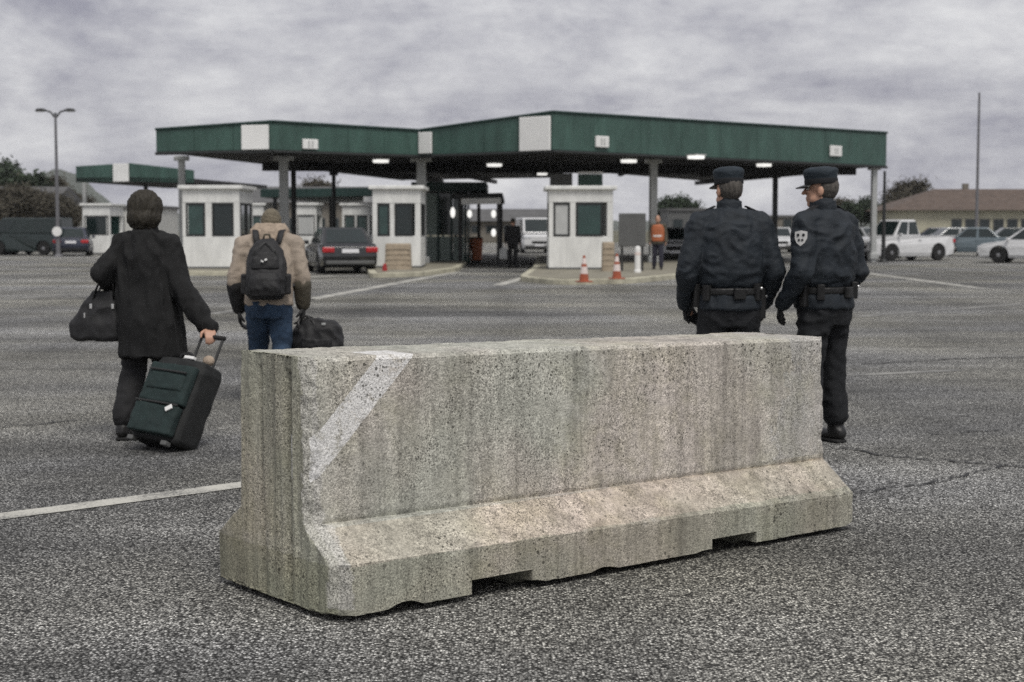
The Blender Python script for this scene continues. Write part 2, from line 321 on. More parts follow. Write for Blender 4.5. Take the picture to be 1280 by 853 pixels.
class MB:
    def __init__(s): s.v = []; s.f = []
    def add(s, vs, fs):
        k = len(s.v); s.v += [tuple(q) for q in vs]; s.f += [tuple(i + k for i in f) for f in fs]; return s
    def box(s, c, d, rz=0.0, M=None):
        cx, cy, cz = c; hx, hy, hz = d[0]/2, d[1]/2, d[2]/2
        vs = [Vector((sx*hx, sy*hy, sz*hz)) for sz in (-1, 1) for sy in (-1, 1) for sx in (-1, 1)]
        rot = M if M is not None else Matrix.Rotation(rz, 3, 'Z')
        vs = [rot @ q + Vector(c) for q in vs]
        return s.add(vs, [(0, 2, 3, 1), (4, 5, 7, 6), (0, 1, 5, 4), (2, 6, 7, 3), (0, 4, 6, 2), (1, 3, 7, 5)])
    def prism(s, poly, z0, z1):
        n = len(poly)
        zt = z1 if isinstance(z1, (list, tuple)) else [z1]*n
        vs = [(p[0], p[1], z0) for p in poly] + [(p[0], p[1], zt[i]) for i, p in enumerate(poly)]
        fs = [tuple(range(n - 1, -1, -1)), tuple(range(n, 2*n))] + [(i, (i + 1) % n, n + (i + 1) % n, n + i) for i in range(n)]
        return s.add(vs, fs)
    def tube(s, pts, rad, n=10, flat=None):
        pts = [Vector(p) for p in pts]
        if not isinstance(rad, (list, tuple)): rad = [rad]*len(pts)
        rings = []; up = Vector((0, 0, 1)); prev = None
        for i, p in enumerate(pts):
            d = (pts[min(i + 1, len(pts) - 1)] - pts[max(i - 1, 0)]).normalized()
            a = prev if prev is not None else (Vector((1, 0, 0)) if abs(d.z) > 0.9 else up)
            sd = d.cross(a)
            if sd.length < 1e-5: sd = d.cross(Vector((0, 1, 0)))
            sd.normalize(); u = sd.cross(d).normalized(); prev = u
            rx, ry = (rad[i], rad[i]) if flat is None else (rad[i], rad[i]*flat)
            rings.append([p + sd*math.cos(2*math.pi*k/n)*rx + u*math.sin(2*math.pi*k/n)*ry for k in range(n)])
        vs = [q for r in rings for q in r]; fs = []
        for i in range(len(rings) - 1):
            for k in range(n):
                a, b = i*n + k, i*n + (k + 1) % n
                fs.append((a, b, b + n, a + n))
        fs.append(tuple(range(n - 1, -1, -1))); m = (len(rings) - 1)*n; fs.append(tuple(range(m, m + n)))
        return s.add(vs, fs)
    def loft(s, rings, n=28, e=2.0):
        """rings (cx, cy, z, rx, ry) stacked in z, closed; e > 2 squares the section"""
        vs = []; fs = []
        for (cx, cy, z, rx, ry) in rings:
            for k in range(n):
                a = 2*math.pi*k/n; ca, sa = math.cos(a), math.sin(a)
                q = (abs(ca)**e + abs(sa)**e)**(-1/e)
                vs.append((cx + rx*ca*q, cy + ry*sa*q, z))
        for i in range(len(rings) - 1):
            for k in range(n):
                a, b = i*n + k, i*n + (k + 1) % n
                fs.append((a, b, b + n, a + n))
        fs.append(tuple(range(n - 1, -1, -1))); m = (len(rings) - 1)*n; fs.append(tuple(range(m, m + n)))
        return s.add(vs, fs)
    def cap(s, p0, r0, p1, r1, n=14, sq=None):
        """tapered capsule; sq = (axis vector, factor) squeezes it across one axis"""
        p0, p1 = Vector(p0), Vector(p1); d = (p1 - p0); ln = d.length; d = d/ln if ln > 1e-6 else Vector((0, 0, 1))
        a = Vector((1, 0, 0)) if abs(d.x) < 0.8 else Vector((0, 1, 0))
        sd = d.cross(a).normalized(); u = sd.cross(d)
        prof = [(-r0*math.sin(q), r0*math.cos(q)) for q in (R(82), R(55), R(28))] + [(0, r0), (ln, r1)] + [(ln + r1*math.sin(q), r1*math.cos(q)) for q in (R(28), R(55), R(82))]
        vs = []
        for (h, r) in prof:
            for k in range(n):
                q = p0 + d*h + (sd*math.cos(2*math.pi*k/n) + u*math.sin(2*math.pi*k/n))*r
                if sq:
                    ax = Vector(sq[0]).normalized(); c = p0 + d*h; o = q - c; q = c + o - ax*(o.dot(ax))*(1 - sq[1])
                vs.append(q)
        fs = []
        for i in range(len(prof) - 1):
            for k in range(n):
                a_, b_ = i*n + k, i*n + (k + 1) % n
                fs.append((b_, a_, a_ + n, b_ + n))
        fs.append(tuple(range(n))); m = (len(prof) - 1)*n; fs.append(tuple(range(m + n - 1, m - 1, -1)))
        return s.add(vs, fs)
    def ell(s, c, r, M=None, n=18, m=10):
        vs = []; fs = []
        for i in range(1, m):
            th = math.pi*i/m
            for k in range(n):
                ph = 2*math.pi*k/n
                q = Vector((r[0]*math.sin(th)*math.cos(ph), r[1]*math.sin(th)*math.sin(ph), r[2]*math.cos(th)))
                vs.append((M @ q if M is not None else q) + Vector(c))
        for i in range(m - 2):
            for k in range(n):
                a, b = i*n + k, i*n + (k + 1) % n
                fs.append((b, a, a + n, b + n))
        top = Vector((0, 0, r[2])); bot = -top
        vs.append((M @ top if M is not None else top) + Vector(c)); vs.append((M @ bot if M is not None else bot) + Vector(c))
        T, B = len(vs) - 2, len(vs) - 1
        for k in range(n):
            fs.append((k, (k + 1) % n, T)); o = (m - 2)*n; fs.append((o + (k + 1) % n, o + k, B))
        return s.add(vs, fs)
    def lathe(s, prof, c=(0, 0, 0), n=24):
        vs = []; fs = []
        for (r, z) in prof:
            for k in range(n):
                a = 2*math.pi*k/n; vs.append((c[0] + r*math.cos(a), c[1] + r*math.sin(a), c[2] + z))
        for i in range(len(prof) - 1):
            for k in range(n):
                a, b = i*n + k, i*n + (k + 1) % n; fs.append((a, b, b + n, a + n))
        fs.append(tuple(range(n - 1, -1, -1))); m = (len(prof) - 1)*n; fs.append(tuple(range(m, m + n)))
        return s.add(vs, fs)
    def xf(s, M):
        s.v = [tuple(M @ Vector(q)) for q in s.v]; return s
    def mesh(s, name):
        me = bpy.data.meshes.new(name); me.from_pydata(s.v, [], s.f); me.validate(); me.update(); return me
    def build(s, name, m, parent=None, smooth=False, bevel=0.0, seg=2, fix=True):
        me = s.mesh(name)
        if fix:
            bm = bmesh.new(); bm.from_mesh(me); bmesh.ops.recalc_face_normals(bm, faces=bm.faces); bm.to_mesh(me); bm.free()
        return link(name, me, m, parent, smooth, bevel, seg)
def remeshed(mb, voxel, smooth=3, fac=0.5):
    """fuse overlapping closed shells into one continuous skin"""
    me = mb.mesh('tmp'); bm = bmesh.new(); bm.from_mesh(me); bmesh.ops.recalc_face_normals(bm, faces=bm.faces); bm.to_mesh(me); bm.free()
    o = bpy.data.objects.new('tmp', me); col.objects.link(o)
    r = o.modifiers.new('r', 'REMESH'); r.mode = 'VOXEL'; r.voxel_size = voxel; r.use_smooth_shade = True
    if smooth:
        q = o.modifiers.new('s', 'SMOOTH'); q.factor = fac; q.iterations = smooth
    dg = bpy.context.evaluated_depsgraph_get(); dg.update()
    out = bpy.data.meshes.new_from_object(o.evaluated_get(dg)); bpy.data.objects.remove(o); bpy.data.meshes.remove(me)
    return out
def folds(me, amp, freq, seed=0.0, stretch=(1, 1, 1), ridge=True, fine=0.3):
    nv = len(me.vertices); off = Vector((seed*7.31, seed*3.17, seed*5.73)); pos = []
    for v in me.vertices:
        p = v.co; q = Vector((p.x*stretch[0], p.y*stretch[1], p.z*stretch[2]))*freq + off
        q = q + noise.noise_vector(q*0.5)*0.6
        a = noise.noise(q); b = noise.noise(q*2.3)
        h = ((0.45 - abs(a)*1.6) if ridge else a) + fine*b
        pos += list(p + v.normal*(h*amp))
    me.vertices.foreach_set('co', pos); me.update()
def soft(name, mb, voxel, m, parent, smooth=3, amp=0.0, freq=6, seed=0.0, stretch=(1, 1, 1), fac=0.5):
    me = remeshed(mb, voxel, smooth, fac)
    if amp:
        folds(me, amp, freq, seed, stretch)
        if amp > .0095: folds(me, amp*.22, freq*2.7, seed + 5, stretch)
    me.materials.clear()
    return link(name, me, m, parent, smooth=True)
def copy_tree(o, parent=None):
    c = o.copy(); col.objects.link(c); c.parent = parent
    for ch in o.children: copy_tree(ch, c)
    return c
def circle(cx, cz, r, a0, a1, n):
    return [(cx + r*math.cos(a0 + (a1 - a0)*i/n), cz + r*math.sin(a0 + (a1 - a0)*i/n)) for i in range(n + 1)]

# ================================================================== THE SETTING
b_ = MB().box((0, 680, -0.30), (3000, 1560, 0.5)); tag(b_.build('ground', 'earth'), kind='structure')
b_ = MB().add([(-140, -12, 0), (140, -12, 0), (140, 150, 0), (-140, 150, 0), (-140, -12, -.04), (140, -12, -.04), (140, 150, -.04), (-140, 150, -.04)],
              [(0, 1, 2, 3), (7, 6, 5, 4), (0, 4, 5, 1), (1, 5, 6, 2), (2, 6, 7, 3), (3, 7, 4, 0)])
tag(b_.build('asphalt_lot', 'asphalt'), kind='structure')
def strip(name, pts, wd, m, z=0.004, wob=0.0, th=0.0):
    """a thin sheet along ground points"""
    V = []; n = len(pts); Fc = []
    for i, p in enumerate(pts):
        p = Vector((p[0], p[1])); a = Vector(pts[max(i - 1, 0)][:2]); c = Vector(pts[min(i + 1, n - 1)][:2])
        d = (c - a).normalized(); q = Vector((-d.y, d.x))
        ww = wd*(1 + wob*random.uniform(-1, 1))/2
        V += [(p.x + q.x*ww, p.y + q.y*ww, z), (p.x - q.x*ww, p.y - q.y*ww, z)]
    for i in range(n - 1): Fc.append((2*i, 2*i + 1, 2*i + 3, 2*i + 2))
    return tag(MB().add(V, Fc).build(name, m), kind='structure')
def seg(p, q, n, wob=0.0):
    p, q = Vector(p), Vector(q); return [p.lerp(q, i/n) + Vector((random.uniform(-wob, wob), random.uniform(-wob, wob), 0)) for i in range(n + 1)]
strip('painted_line', seg(G(-260, 681), G(330, 603), 30, 0.004), 0.17, 'line_paint')
strip('painted_line', seg(G(330, 603), G(700, 556), 14, 0.004), 0.16, 'faded_paint')
strip('painted_line', seg(G(-120, 384), G(150, 364), 20, .01), 0.30, 'faded_paint')
strip('painted_line', seg(G(262, 393), G(392, 374), 10, .01), 0.22, 'faded_paint')
strip('painted_line', seg(G(1078, 341), G(1228, 361), 10, .01), 0.28, 'line_paint')
strip('painted_line', seg(G(1072, 396), G(1330, 376), 12, .02), 0.25, 'faded_paint')
strip('painted_line', seg(G(1060, 470), G(1200, 463), 8, .01), 0.16, 'faded_paint')
strip('painted_line', seg(G(300, 352), G(420, 345), 8, .01), 0.35, 'line_paint')
strip('painted_line', seg(G(622, 357), G(664, 345), 8, .01), 0.30, 'line_paint')
# sealed cracks
def crackline(pts, wd):
    out = []
    for i in range(len(pts) - 1):
        a, b = Vector(pts[i]), Vector(pts[i + 1])
        for k in range(8):
            q = a.lerp(b, k/8); j = 0.035
            out.append((q.x + random.uniform(-j, j), q.y + random.uniform(-j, j), 0))
    out.append(pts[-1]); return strip('pavement_crack', out, wd, 'tar', z=0.008, wob=0.7)
crackline([G(1045, 560), G(1120, 572), G(1200, 578), G(1300, 585)], 0.022)
crackline([G(1070, 618), G(1160, 605), G(1225, 590), G(1260, 582)], 0.016)
crackline([G(1080, 456), G(1180, 450), G(1300, 446)], 0.030)
crackline([G(1160, 544), G(1250, 538)], 0.018)
crackline([G(-20, 537), G(60, 530), G(140, 522)], 0.018)
crackline([G(440, 388), G(640, 379), G(820, 377)], 0.035)

# ------------------------------------------------------------------ jersey barrier
A = G(422, 783); Bp = G(1068, 662); C = G(280, 731)
U = (Bp - A); U.z = 0; BL = U.length; U.normalize(); Vv = Vector((-U.y, U.x, 0)); BW = (C - A).dot(Vv)
BW = 0.895
bar = empty('concrete_barrier', A, math.atan2(U.y, U.x), 'weathered concrete jersey barrier with faded white diagonal stripe in the foreground', 'barrier')
def BLOC(p): d = p - A; return Vector((d.dot(U), d.dot(Vv), d.z))
TOE = 0.178
wall0 = A + Vv*(TOE + .015)
s_in = [BLOC(onplane(px, py, wall0, Vv)) for (px, py) in ((470, 452), (515, 447), (393, 545), (393, 606))]
mm = ((s_in[1].z - s_in[3].z)/(s_in[1].x - s_in[3].x) + (s_in[0].z - s_in[2].z)/(s_in[0].x - s_in[2].x))/2
c1 = ((s_in[0].z - mm*s_in[0].x) + (s_in[2].z - mm*s_in[2].x))/2; c0 = ((s_in[1].z - mm*s_in[1].x) + (s_in[3].z - mm*s_in[3].x))/2
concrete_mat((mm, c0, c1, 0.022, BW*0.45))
nx = [BLOC(G(px, py)).x for (px, py) in ((588, 751), (664, 737), (884, 694), (941, 684))]
def barrier_mesh():
    H = 0.955; ST = 0.0085; nh = 0.085
    half = [(0.14, 0.0), (0.09, 0.024), (0.0, 0.026), (0.0, 0.215), (TOE - 0.016, 0.334), (TOE + 0.012, 0.337), (TOE + 0.006, 0.354), (TOE + 0.022, H - 0.016), (TOE + 0.038, H)]
    chain = half + [(BW - p[0], p[1]) for p in reversed(half)]
    pr = []; crease = set()
    for a, b in zip(chain[:-1], chain[1:]):
        ln = math.hypot(b[0] - a[0], b[1] - a[1]); k = max(1, round(ln/ST))
        if a == half[-1]: k = 40
        crease.add(len(pr))
        for i in range(k): pr.append((a[0] + (b[0] - a[0])*i/k, a[1] + (b[1] - a[1])*i/k))
    crease.add(len(pr)); pr.append(chain[-1]); n = len(pr)
    xs = []
    def run(x0, x1, notch):
        k = max(1, round((x1 - x0)/ST))
        for i in range(k + 1): xs.append((x0 + (x1 - x0)*i/k, notch))
    run(0, nx[0], False); run(nx[0], nx[1], True); run(nx[1], nx[2], False); run(nx[2], nx[3], True); run(nx[3], BL, False)
    V = []; Fc = []; sharp = []
    for (x, nt_) in xs:
        for (y, z) in pr: V.append((x, y, max(z, nh) if nt_ else z))
    for i in range(len(xs) - 1):
        for k in range(n - 1):
            a = i*n + k; Fc.append((a, a + n, a + n + 1, a + 1))
        a = i*n; Fc.append((a, a + n - 1, a + 2*n - 1, a + n))
    # ribbed end caps as grids between the two mirrored flanks
    m_ = n//2; NC = 56
    for (st, flip) in ((0, 1), (len(xs) - 1, 0)):
        base = len(V); x = xs[st][0]; rows = []
        for k in range(m_):
            a, b = pr[k], pr[n - 1 - k]; row = [st*n + k]
            for c in range(1, NC):
                t = c/NC; V.append((x, a[0] + (b[0] - a[0])*t, a[1])); row.append(len(V) - 1)
            row.append(st*n + n - 1 - k); rows.append(row)
        for r in range(m_ - 1):
            for c in range(NC):
                q = (rows[r][c], rows[r + 1][c], rows[r + 1][c + 1], rows[r][c + 1]); Fc.append(q if flip else q[::-1])
    me = bpy.data.meshes.new('barrier_body'); me.from_pydata(V, [], Fc)
    bm = bmesh.new(); bm.from_mesh(me); bmesh.ops.dissolve_degenerate(bm, dist=1e-5, edges=bm.edges); bmesh.ops.remove_doubles(bm, verts=bm.verts, dist=1e-4)
    bmesh.ops.recalc_face_normals(bm, faces=bm.faces)
    for e in bm.edges:
        if len(e.link_faces) == 2 and e.calc_face_angle(0) > R(22): e.smooth = False
    bm.to_mesh(me); bm.free(); me.polygons.foreach_set('use_smooth', [True]*len(me.polygons)); me.update()
    pos = []; chips = []
    for v in me.vertices:
        p = v.co.copy(); n_ = v.normal; x, y, z = p
        ym = min(y, BW - y); ex = min(x, BL - x)
        wl = 0.0 if z < .215 else (TOE*(z - .215)/.123 if z < .338 else TOE + 0.022*(z - .338)/.6)
        lo = noise.noise(p*3.1 + Vector((5, 2, 1)))            # long stretches of the arris are sound, others broken
        rough = noise.noise(p*24) + 0.5*noise.noise(p*50); big = max(0.0, noise.noise(p*8 + Vector((3, 1, 9))) - 0.10)
        ch = 0.0
        # spalled vertical corners: a broken chamfer with exposed, paler aggregate
        if x < .3: c_ = 0.052 + .030*noise.noise(Vector((1.5, y*3, z*7))) + .014*rough + (.045*max(0, 1 - z/.24) if y < .4 else 0)
        else: c_ = 0.016 + .022*max(0, noise.noise(Vector((9.5, y*3, z*9)))) + .010*rough
        if x < .3 and y > BW/2: c_ = .014 + .008*rough
        g_ = c_ - (ex + (ym - wl))
        if g_ > 0 and ym - wl < c_:
            sx = 1 if x < BL/2 else -1; sy = 1 if y < BW/2 else -1
            p.x += sx*g_/2; p.y += sy*g_/2; ch = 1.0 if x < .3 else .5
        d_top = max(abs(z - H), abs(ym - wl - .02)); d_foot = max(abs(z - 0.215), ym)
        k = max(max(0.0, 1 - d_top/0.030)*max(.06, .30 + lo), max(0.0, 1 - d_foot/0.024)*max(.04, .10 + lo*1.2))
        dp = -k*(max(0, rough + .05)*0.022 + big*0.05)
        chips.append(min(1.0, max(ch, k*(max(0, rough)*1.2 + big*2.5))) if z > .05 else 0.0)
        dp += noise.noise(p*5)*0.0022 + noise.noise(p*38)*0.0008 + noise.noise(p*75)*0.0008 + (.0035*rough if ch else 0)
        if abs(n_.x) > 0.7 and x < 0.1 and ch == 0:
            fz = noise.noise(Vector((y*30, 0.4, z*1.3))) + 0.6*noise.noise(Vector((y*70, 3.1, z*2.0)))
            dp += fz*0.0085
            for gy, gw in ((BW*0.38, 0.018), (BW*0.60, 0.011)):
                dp -= 0.024*math.exp(-((y - gy)/gw)**2)*(1 if z < H - .05 else 0.3)
        if BL - x < 0.05 and z > 0.33: dp -= 0.014*max(0, noise.noise(Vector((2, y*14, z*16))) + .1)
        p = p + n_*dp
        ft = (z/.215 if z < .215 else (.352 - z)/.137) if z < .352 else 0.0
        p.z = p.z*(1 - 0.052*max(0, x/BL)) - .026*(x/BL)*ft*(0 if z < .03 else 1)
        if z < 0.07:                      # a few larger bites out of the lower edge
            bite = max(0, noise.noise(Vector((p.x*5, p.y*5, 4.0))) - .16)*.06 + max(0, noise.noise(Vector((p.x*26, p.y*26, 2.0))))*.006
            kk = max(0.0, 1 - min(ym, ex)/0.12)*(1 - z/.07); p.z += kk*bite
            if ex < .09 and z < .024: p.z = max(p.z, .024*min(1, (.12 - ex)/.05))
        pos += list(p)
    me.vertices.foreach_set('co', pos); me.update()
    ca = me.attributes.new('chip', 'FLOAT', 'POINT'); ca.data.foreach_set('value', chips)
    return me
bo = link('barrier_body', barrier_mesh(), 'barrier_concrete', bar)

# ------------------------------------------------------------------ traffic islands
def rounded(poly, r=0.6, n=5):
    out = []; k = len(poly)
    for i in range(k):
        a, b, c = Vector(poly[i - 1][:2]), Vector(poly[i][:2]), Vector(poly[(i + 1) % k][:2])
        d1 = (a - b); d2 = (c - b); rr = min(r, d1.length*.4, d2.length*.4)
        p, q = b + d1.normalized()*rr, b + d2.normalized()*rr
        for j in range(n + 1):
            s = j/n; out.append(tuple((p.lerp(b, s)).lerp(b.lerp(q, s), s)))
    return out
def inset(poly, d):
    cx = sum(p[0] for p in poly)/len(poly); cy = sum(p[1] for p in poly)/len(poly); out = []
    n = len(poly)
    for i in range(n):
        a, b, c = Vector(poly[i - 1]), Vector(poly[i]), Vector(poly[(i + 1) % n])
        t = (c - a).normalized(); q = Vector((-t.y, t.x))
        if (Vector((cx, cy)) - b).dot(q) < 0: q = -q
        out.append(tuple(b + q*d))
    return out
def island(pts, label):
    poly = rounded(pts, 1.2); e = empty('traffic_island', (0, 0, 0), 0, label, 'island')
    MB().prism(poly, -0.02, 0.14).build('kerb', 'kerb', e, bevel=0.02)
    MB().prism(inset(poly, 0.22), 0.10, 0.150).build('top_slab', 'island', e)
island([G(648, 352).xy, G(700, 357).xy, G(790, 355).xy, G(858, 348).xy, (8.2, 56), (8.0, 74), (1.2, 74), (0.7, 52)], 'kerbed concrete island under the white booth beside the traffic cones')
strip('painted_line', seg(G(386, 375), G(572, 340), 16, .01), 0.30, 'line_paint')
island([G(462, 348).xy, G(530, 346).xy, (-1.75, 51.5), (-1.8, 70), (-4.6, 70), (-4.75, 51)], 'narrow kerbed island in front of the booth beside the black sedan')
island([G(225, 345).xy, G(308, 345).xy, (-8.6, 51), (-7.4, 70), (-10.2, 70), (-12.6, 51)], 'kerbed island at the far left booth behind the two travellers')

# ------------------------------------------------------------------ main canopy (saw-tooth front)
ZB = 4.0
def at_h(px, py, z):
    d = ray(px, py); t = (z - EYE)/d.z; return Vector((d.x*t, d.y*t, z))
P0, P1, P2, P3, P4 = [at_h(px, py, ZB) for (px, py) in ((195, 190), (341, 187.5), (524, 194), (691, 187.5), (1108, 207.5))]
Ebk = at_h(505, 226, ZB); Dbk = at_h(893, 228, ZB)
Nbk, Mbk = at_h(712, 213.5, ZB), at_h(694, 223, ZB)
plan = [P0, P1, P2, P3, P4, Dbk, Nbk, Mbk, Ebk]
cen = sum(plan, Vector())/len(plan)
def shrink(k): return [tuple((p + (cen - p)*k).xy) for p in plan]
def top_z(px, py, p): return EYE + (HOR - py)/(HOR - (HOR - (p.z - EYE)*F/p.y))*(p.z - EYE) if False else EYE + ray(px, py).z*(p.y/ray(px, py).y)
tops = [top_z(195, 163, P0), top_z(341, 153, P1), top_z(524, 164, P2), top_z(691, 141, P3), top_z(1108, 167, P4)]
can = empty('border_canopy', (0, 0, 0), 0, 'large saw-toothed checkpoint canopy with dark green fascia and white squares', 'canopy')
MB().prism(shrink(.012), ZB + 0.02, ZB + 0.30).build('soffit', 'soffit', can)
MB().prism(shrink(.008), ZB + 0.31, ZB + 0.42).build('roof_deck', 'roof_grey', can)
def fascia(a, b, za, zb, name='fascia_panel', th=0.10, m='green_fascia', z0=ZB, z0b=None):
    a2, b2 = Vector(a.xy), Vector(b.xy); d = (b2 - a2).normalized(); q = Vector((d.y, -d.x))
    mid = (a2 + b2)/2
    if q.y > 0: q = -q
    z0b = z0 if z0b is None else z0b
    base = [a2, b2, b2 - q*th, a2 - q*th]
    vs = [(base[0].x, base[0].y, z0), (base[1].x, base[1].y, z0b), (base[2].x, base[2].y, z0b), (base[3].x, base[3].y, z0),
          (base[0].x, base[0].y, za), (base[1].x, base[1].y, zb), (base[2].x, base[2].y, zb), (base[3].x, base[3].y, za)]
    o = MB().add(vs, [(3, 2, 1, 0), (4, 5, 6, 7), (0, 1, 5, 4), (1, 2, 6, 5), (2, 3, 7, 6), (3, 0, 4, 7)]).build(name, m, can, bevel=0.015)
    return q
def split_panels(a, b, za, zb, n):
    for i in range(n):
        s, e = i/n, (i + 1)/n; g = 0.006/(b - a).length
        fascia(a.lerp(b, s + g), a.lerp(b, e - g), za + (zb - za)*s, za + (zb - za)*e)
    # dark drip edge under and thin cap over
    d = (b - a).normalized(); q = Vector((d.y, -d.x, 0)); q = -q if q.y > 0 else q
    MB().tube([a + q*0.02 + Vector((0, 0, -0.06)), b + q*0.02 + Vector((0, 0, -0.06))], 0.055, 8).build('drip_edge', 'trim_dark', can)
    MB().tube([Vector((a.x, a.y, za + .03)) + q*0.02, Vector((b.x, b.y, zb + .03)) + q*0.02], 0.045, 8).build('cap_flashing', 'green_dark', can)
split_panels(P0, P1, tops[0], tops[1], 3); split_panels(P1, P2, tops[1], tops[2], 4)
split_panels(P2, P3, tops[2], tops[3], 4); split_panels(P3, P4, tops[3], tops[4], 9)
def side_fascia(a, b, za):
    d = (b - a); d.z = 0; ln = d.length; d.normalize(); n_ = 8
    for i in range(n_):
        c = a + d*ln*(i + .5)/n_; MB().box((c.x, c.y, (ZB + za)/2), (ln/n_ - .012, .10, za - ZB), math.atan2(d.y, d.x)).build('fascia_panel', 'green_fascia', can, bevel=.012)
side_fascia(P4 + Vector((-.06, .08, 0)), Dbk, tops[4]); side_fascia(P0 + Vector((.06, .08, 0)), Ebk, tops[0])
for (a, b) in ((P0.lerp(Ebk, .30), P4.lerp(Dbk, .12)),):
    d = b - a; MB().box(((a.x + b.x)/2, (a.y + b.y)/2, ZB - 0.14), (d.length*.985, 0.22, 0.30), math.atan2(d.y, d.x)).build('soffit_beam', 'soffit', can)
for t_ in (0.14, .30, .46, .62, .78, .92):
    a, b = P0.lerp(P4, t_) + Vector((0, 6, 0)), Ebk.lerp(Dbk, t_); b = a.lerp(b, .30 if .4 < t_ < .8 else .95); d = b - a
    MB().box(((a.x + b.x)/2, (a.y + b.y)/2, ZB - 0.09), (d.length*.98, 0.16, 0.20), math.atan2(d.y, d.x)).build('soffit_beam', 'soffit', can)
def on_face(a, b, px, py, out=0.06):
    d = (b - a).normalized(); q = Vector((d.y, -d.x, 0)); q = -q if q.y > 0 else q
    return onplane(px, py, a, q) + q*out, d, q
def fascia_square(a, b, x0, x1, y0, y1, name, m='sign_white'):
    p, d, q = on_face(a, b, (x0 + x1)/2, (y0 + y1)/2); l = on_face(a, b, x0, y0)[0]; r = on_face(a, b, x1, y1)[0]
    return MB().box(p, ((r - l).xy.length, 0.08, abs(l.z - r.z)), math.atan2(d.y, d.x)).build(name, m, can, bevel=0.02), p, d, q
fascia_square(P0, P1, 303, 337, 157, 187, 'white_panel'); fascia_square(P2, P3, 651, 689, 147, 188, 'white_panel')
fascia_square(P2, P3, 525, 541, 166, 192, 'white_panel')
for (a, b, x0, x1, y0, y1) in ((P1, P2, 377, 396, 174, 187), (P3, P4, 743, 759, 170, 185), (P3, P4, 1036, 1050, 182, 196)):
    o, p, d, q = fascia_square(a, b, x0, x1, y0, y1, 'lane_sign')
    for k in (-1, 1):
        MB().box(p + q*0.047 + d*(0.07*k), (0.045, 0.012, 0.22), math.atan2(d.y, d.x)).build('sign_mark', 'grey_steel', o)
for (px, py) in ((870, 196), (786, 201), (955, 206), (676, 217), (618, 206), (476, 201)):
    g_ = at_h(px, py, ZB - 0.06)
    if g_.y > 90: continue
    lo = MB().box((g_.x, g_.y, ZB - 0.07), (0.46, 0.42, 0.14), R(40)).build('ceiling_light', 'lamp_lens', can, bevel=0.03)
    MB().box((g_.x, g_.y, ZB + 0.0), (0.54, 0.50, 0.05), R(40)).build('lamp_housing', 'grey_steel', lo)
def column(px, py, m, wd, zt=ZB, thick=None, g=None, name='column'):
    g_ = G(px, py, 0.0) if g is None else Vector(g)
    c = MB().box((g_.x, g_.y, zt/2), (wd, wd, zt), R(8)).build(name, m, can, bevel=0.02)
    MB().box((g_.x, g_.y, 0.26), (wd*1.6, wd*1.6, 0.24), R(8)).build('base_plate', m, c, bevel=0.02)
    MB().box((g_.x, g_.y, zt - 0.10), (wd*2.2, wd*1.5, 0.16), R(8)).build('head_plate', m, c, bevel=0.02)
column(229, 335, 'grey_steel', .24); column(356, 335, 'grey_steel', .34); column(527, 334, 'grey_steel', .34)
column(816, 333, 'grey_steel', .27); column(1091, 328, 'grey_steel', .22)
column(368, 331, 'dark_steel', .20); column(418, 324, 'dark_steel', .18); column(968, 322, 'dark_steel', .22); column(905, 320, 'dark_steel', .2)

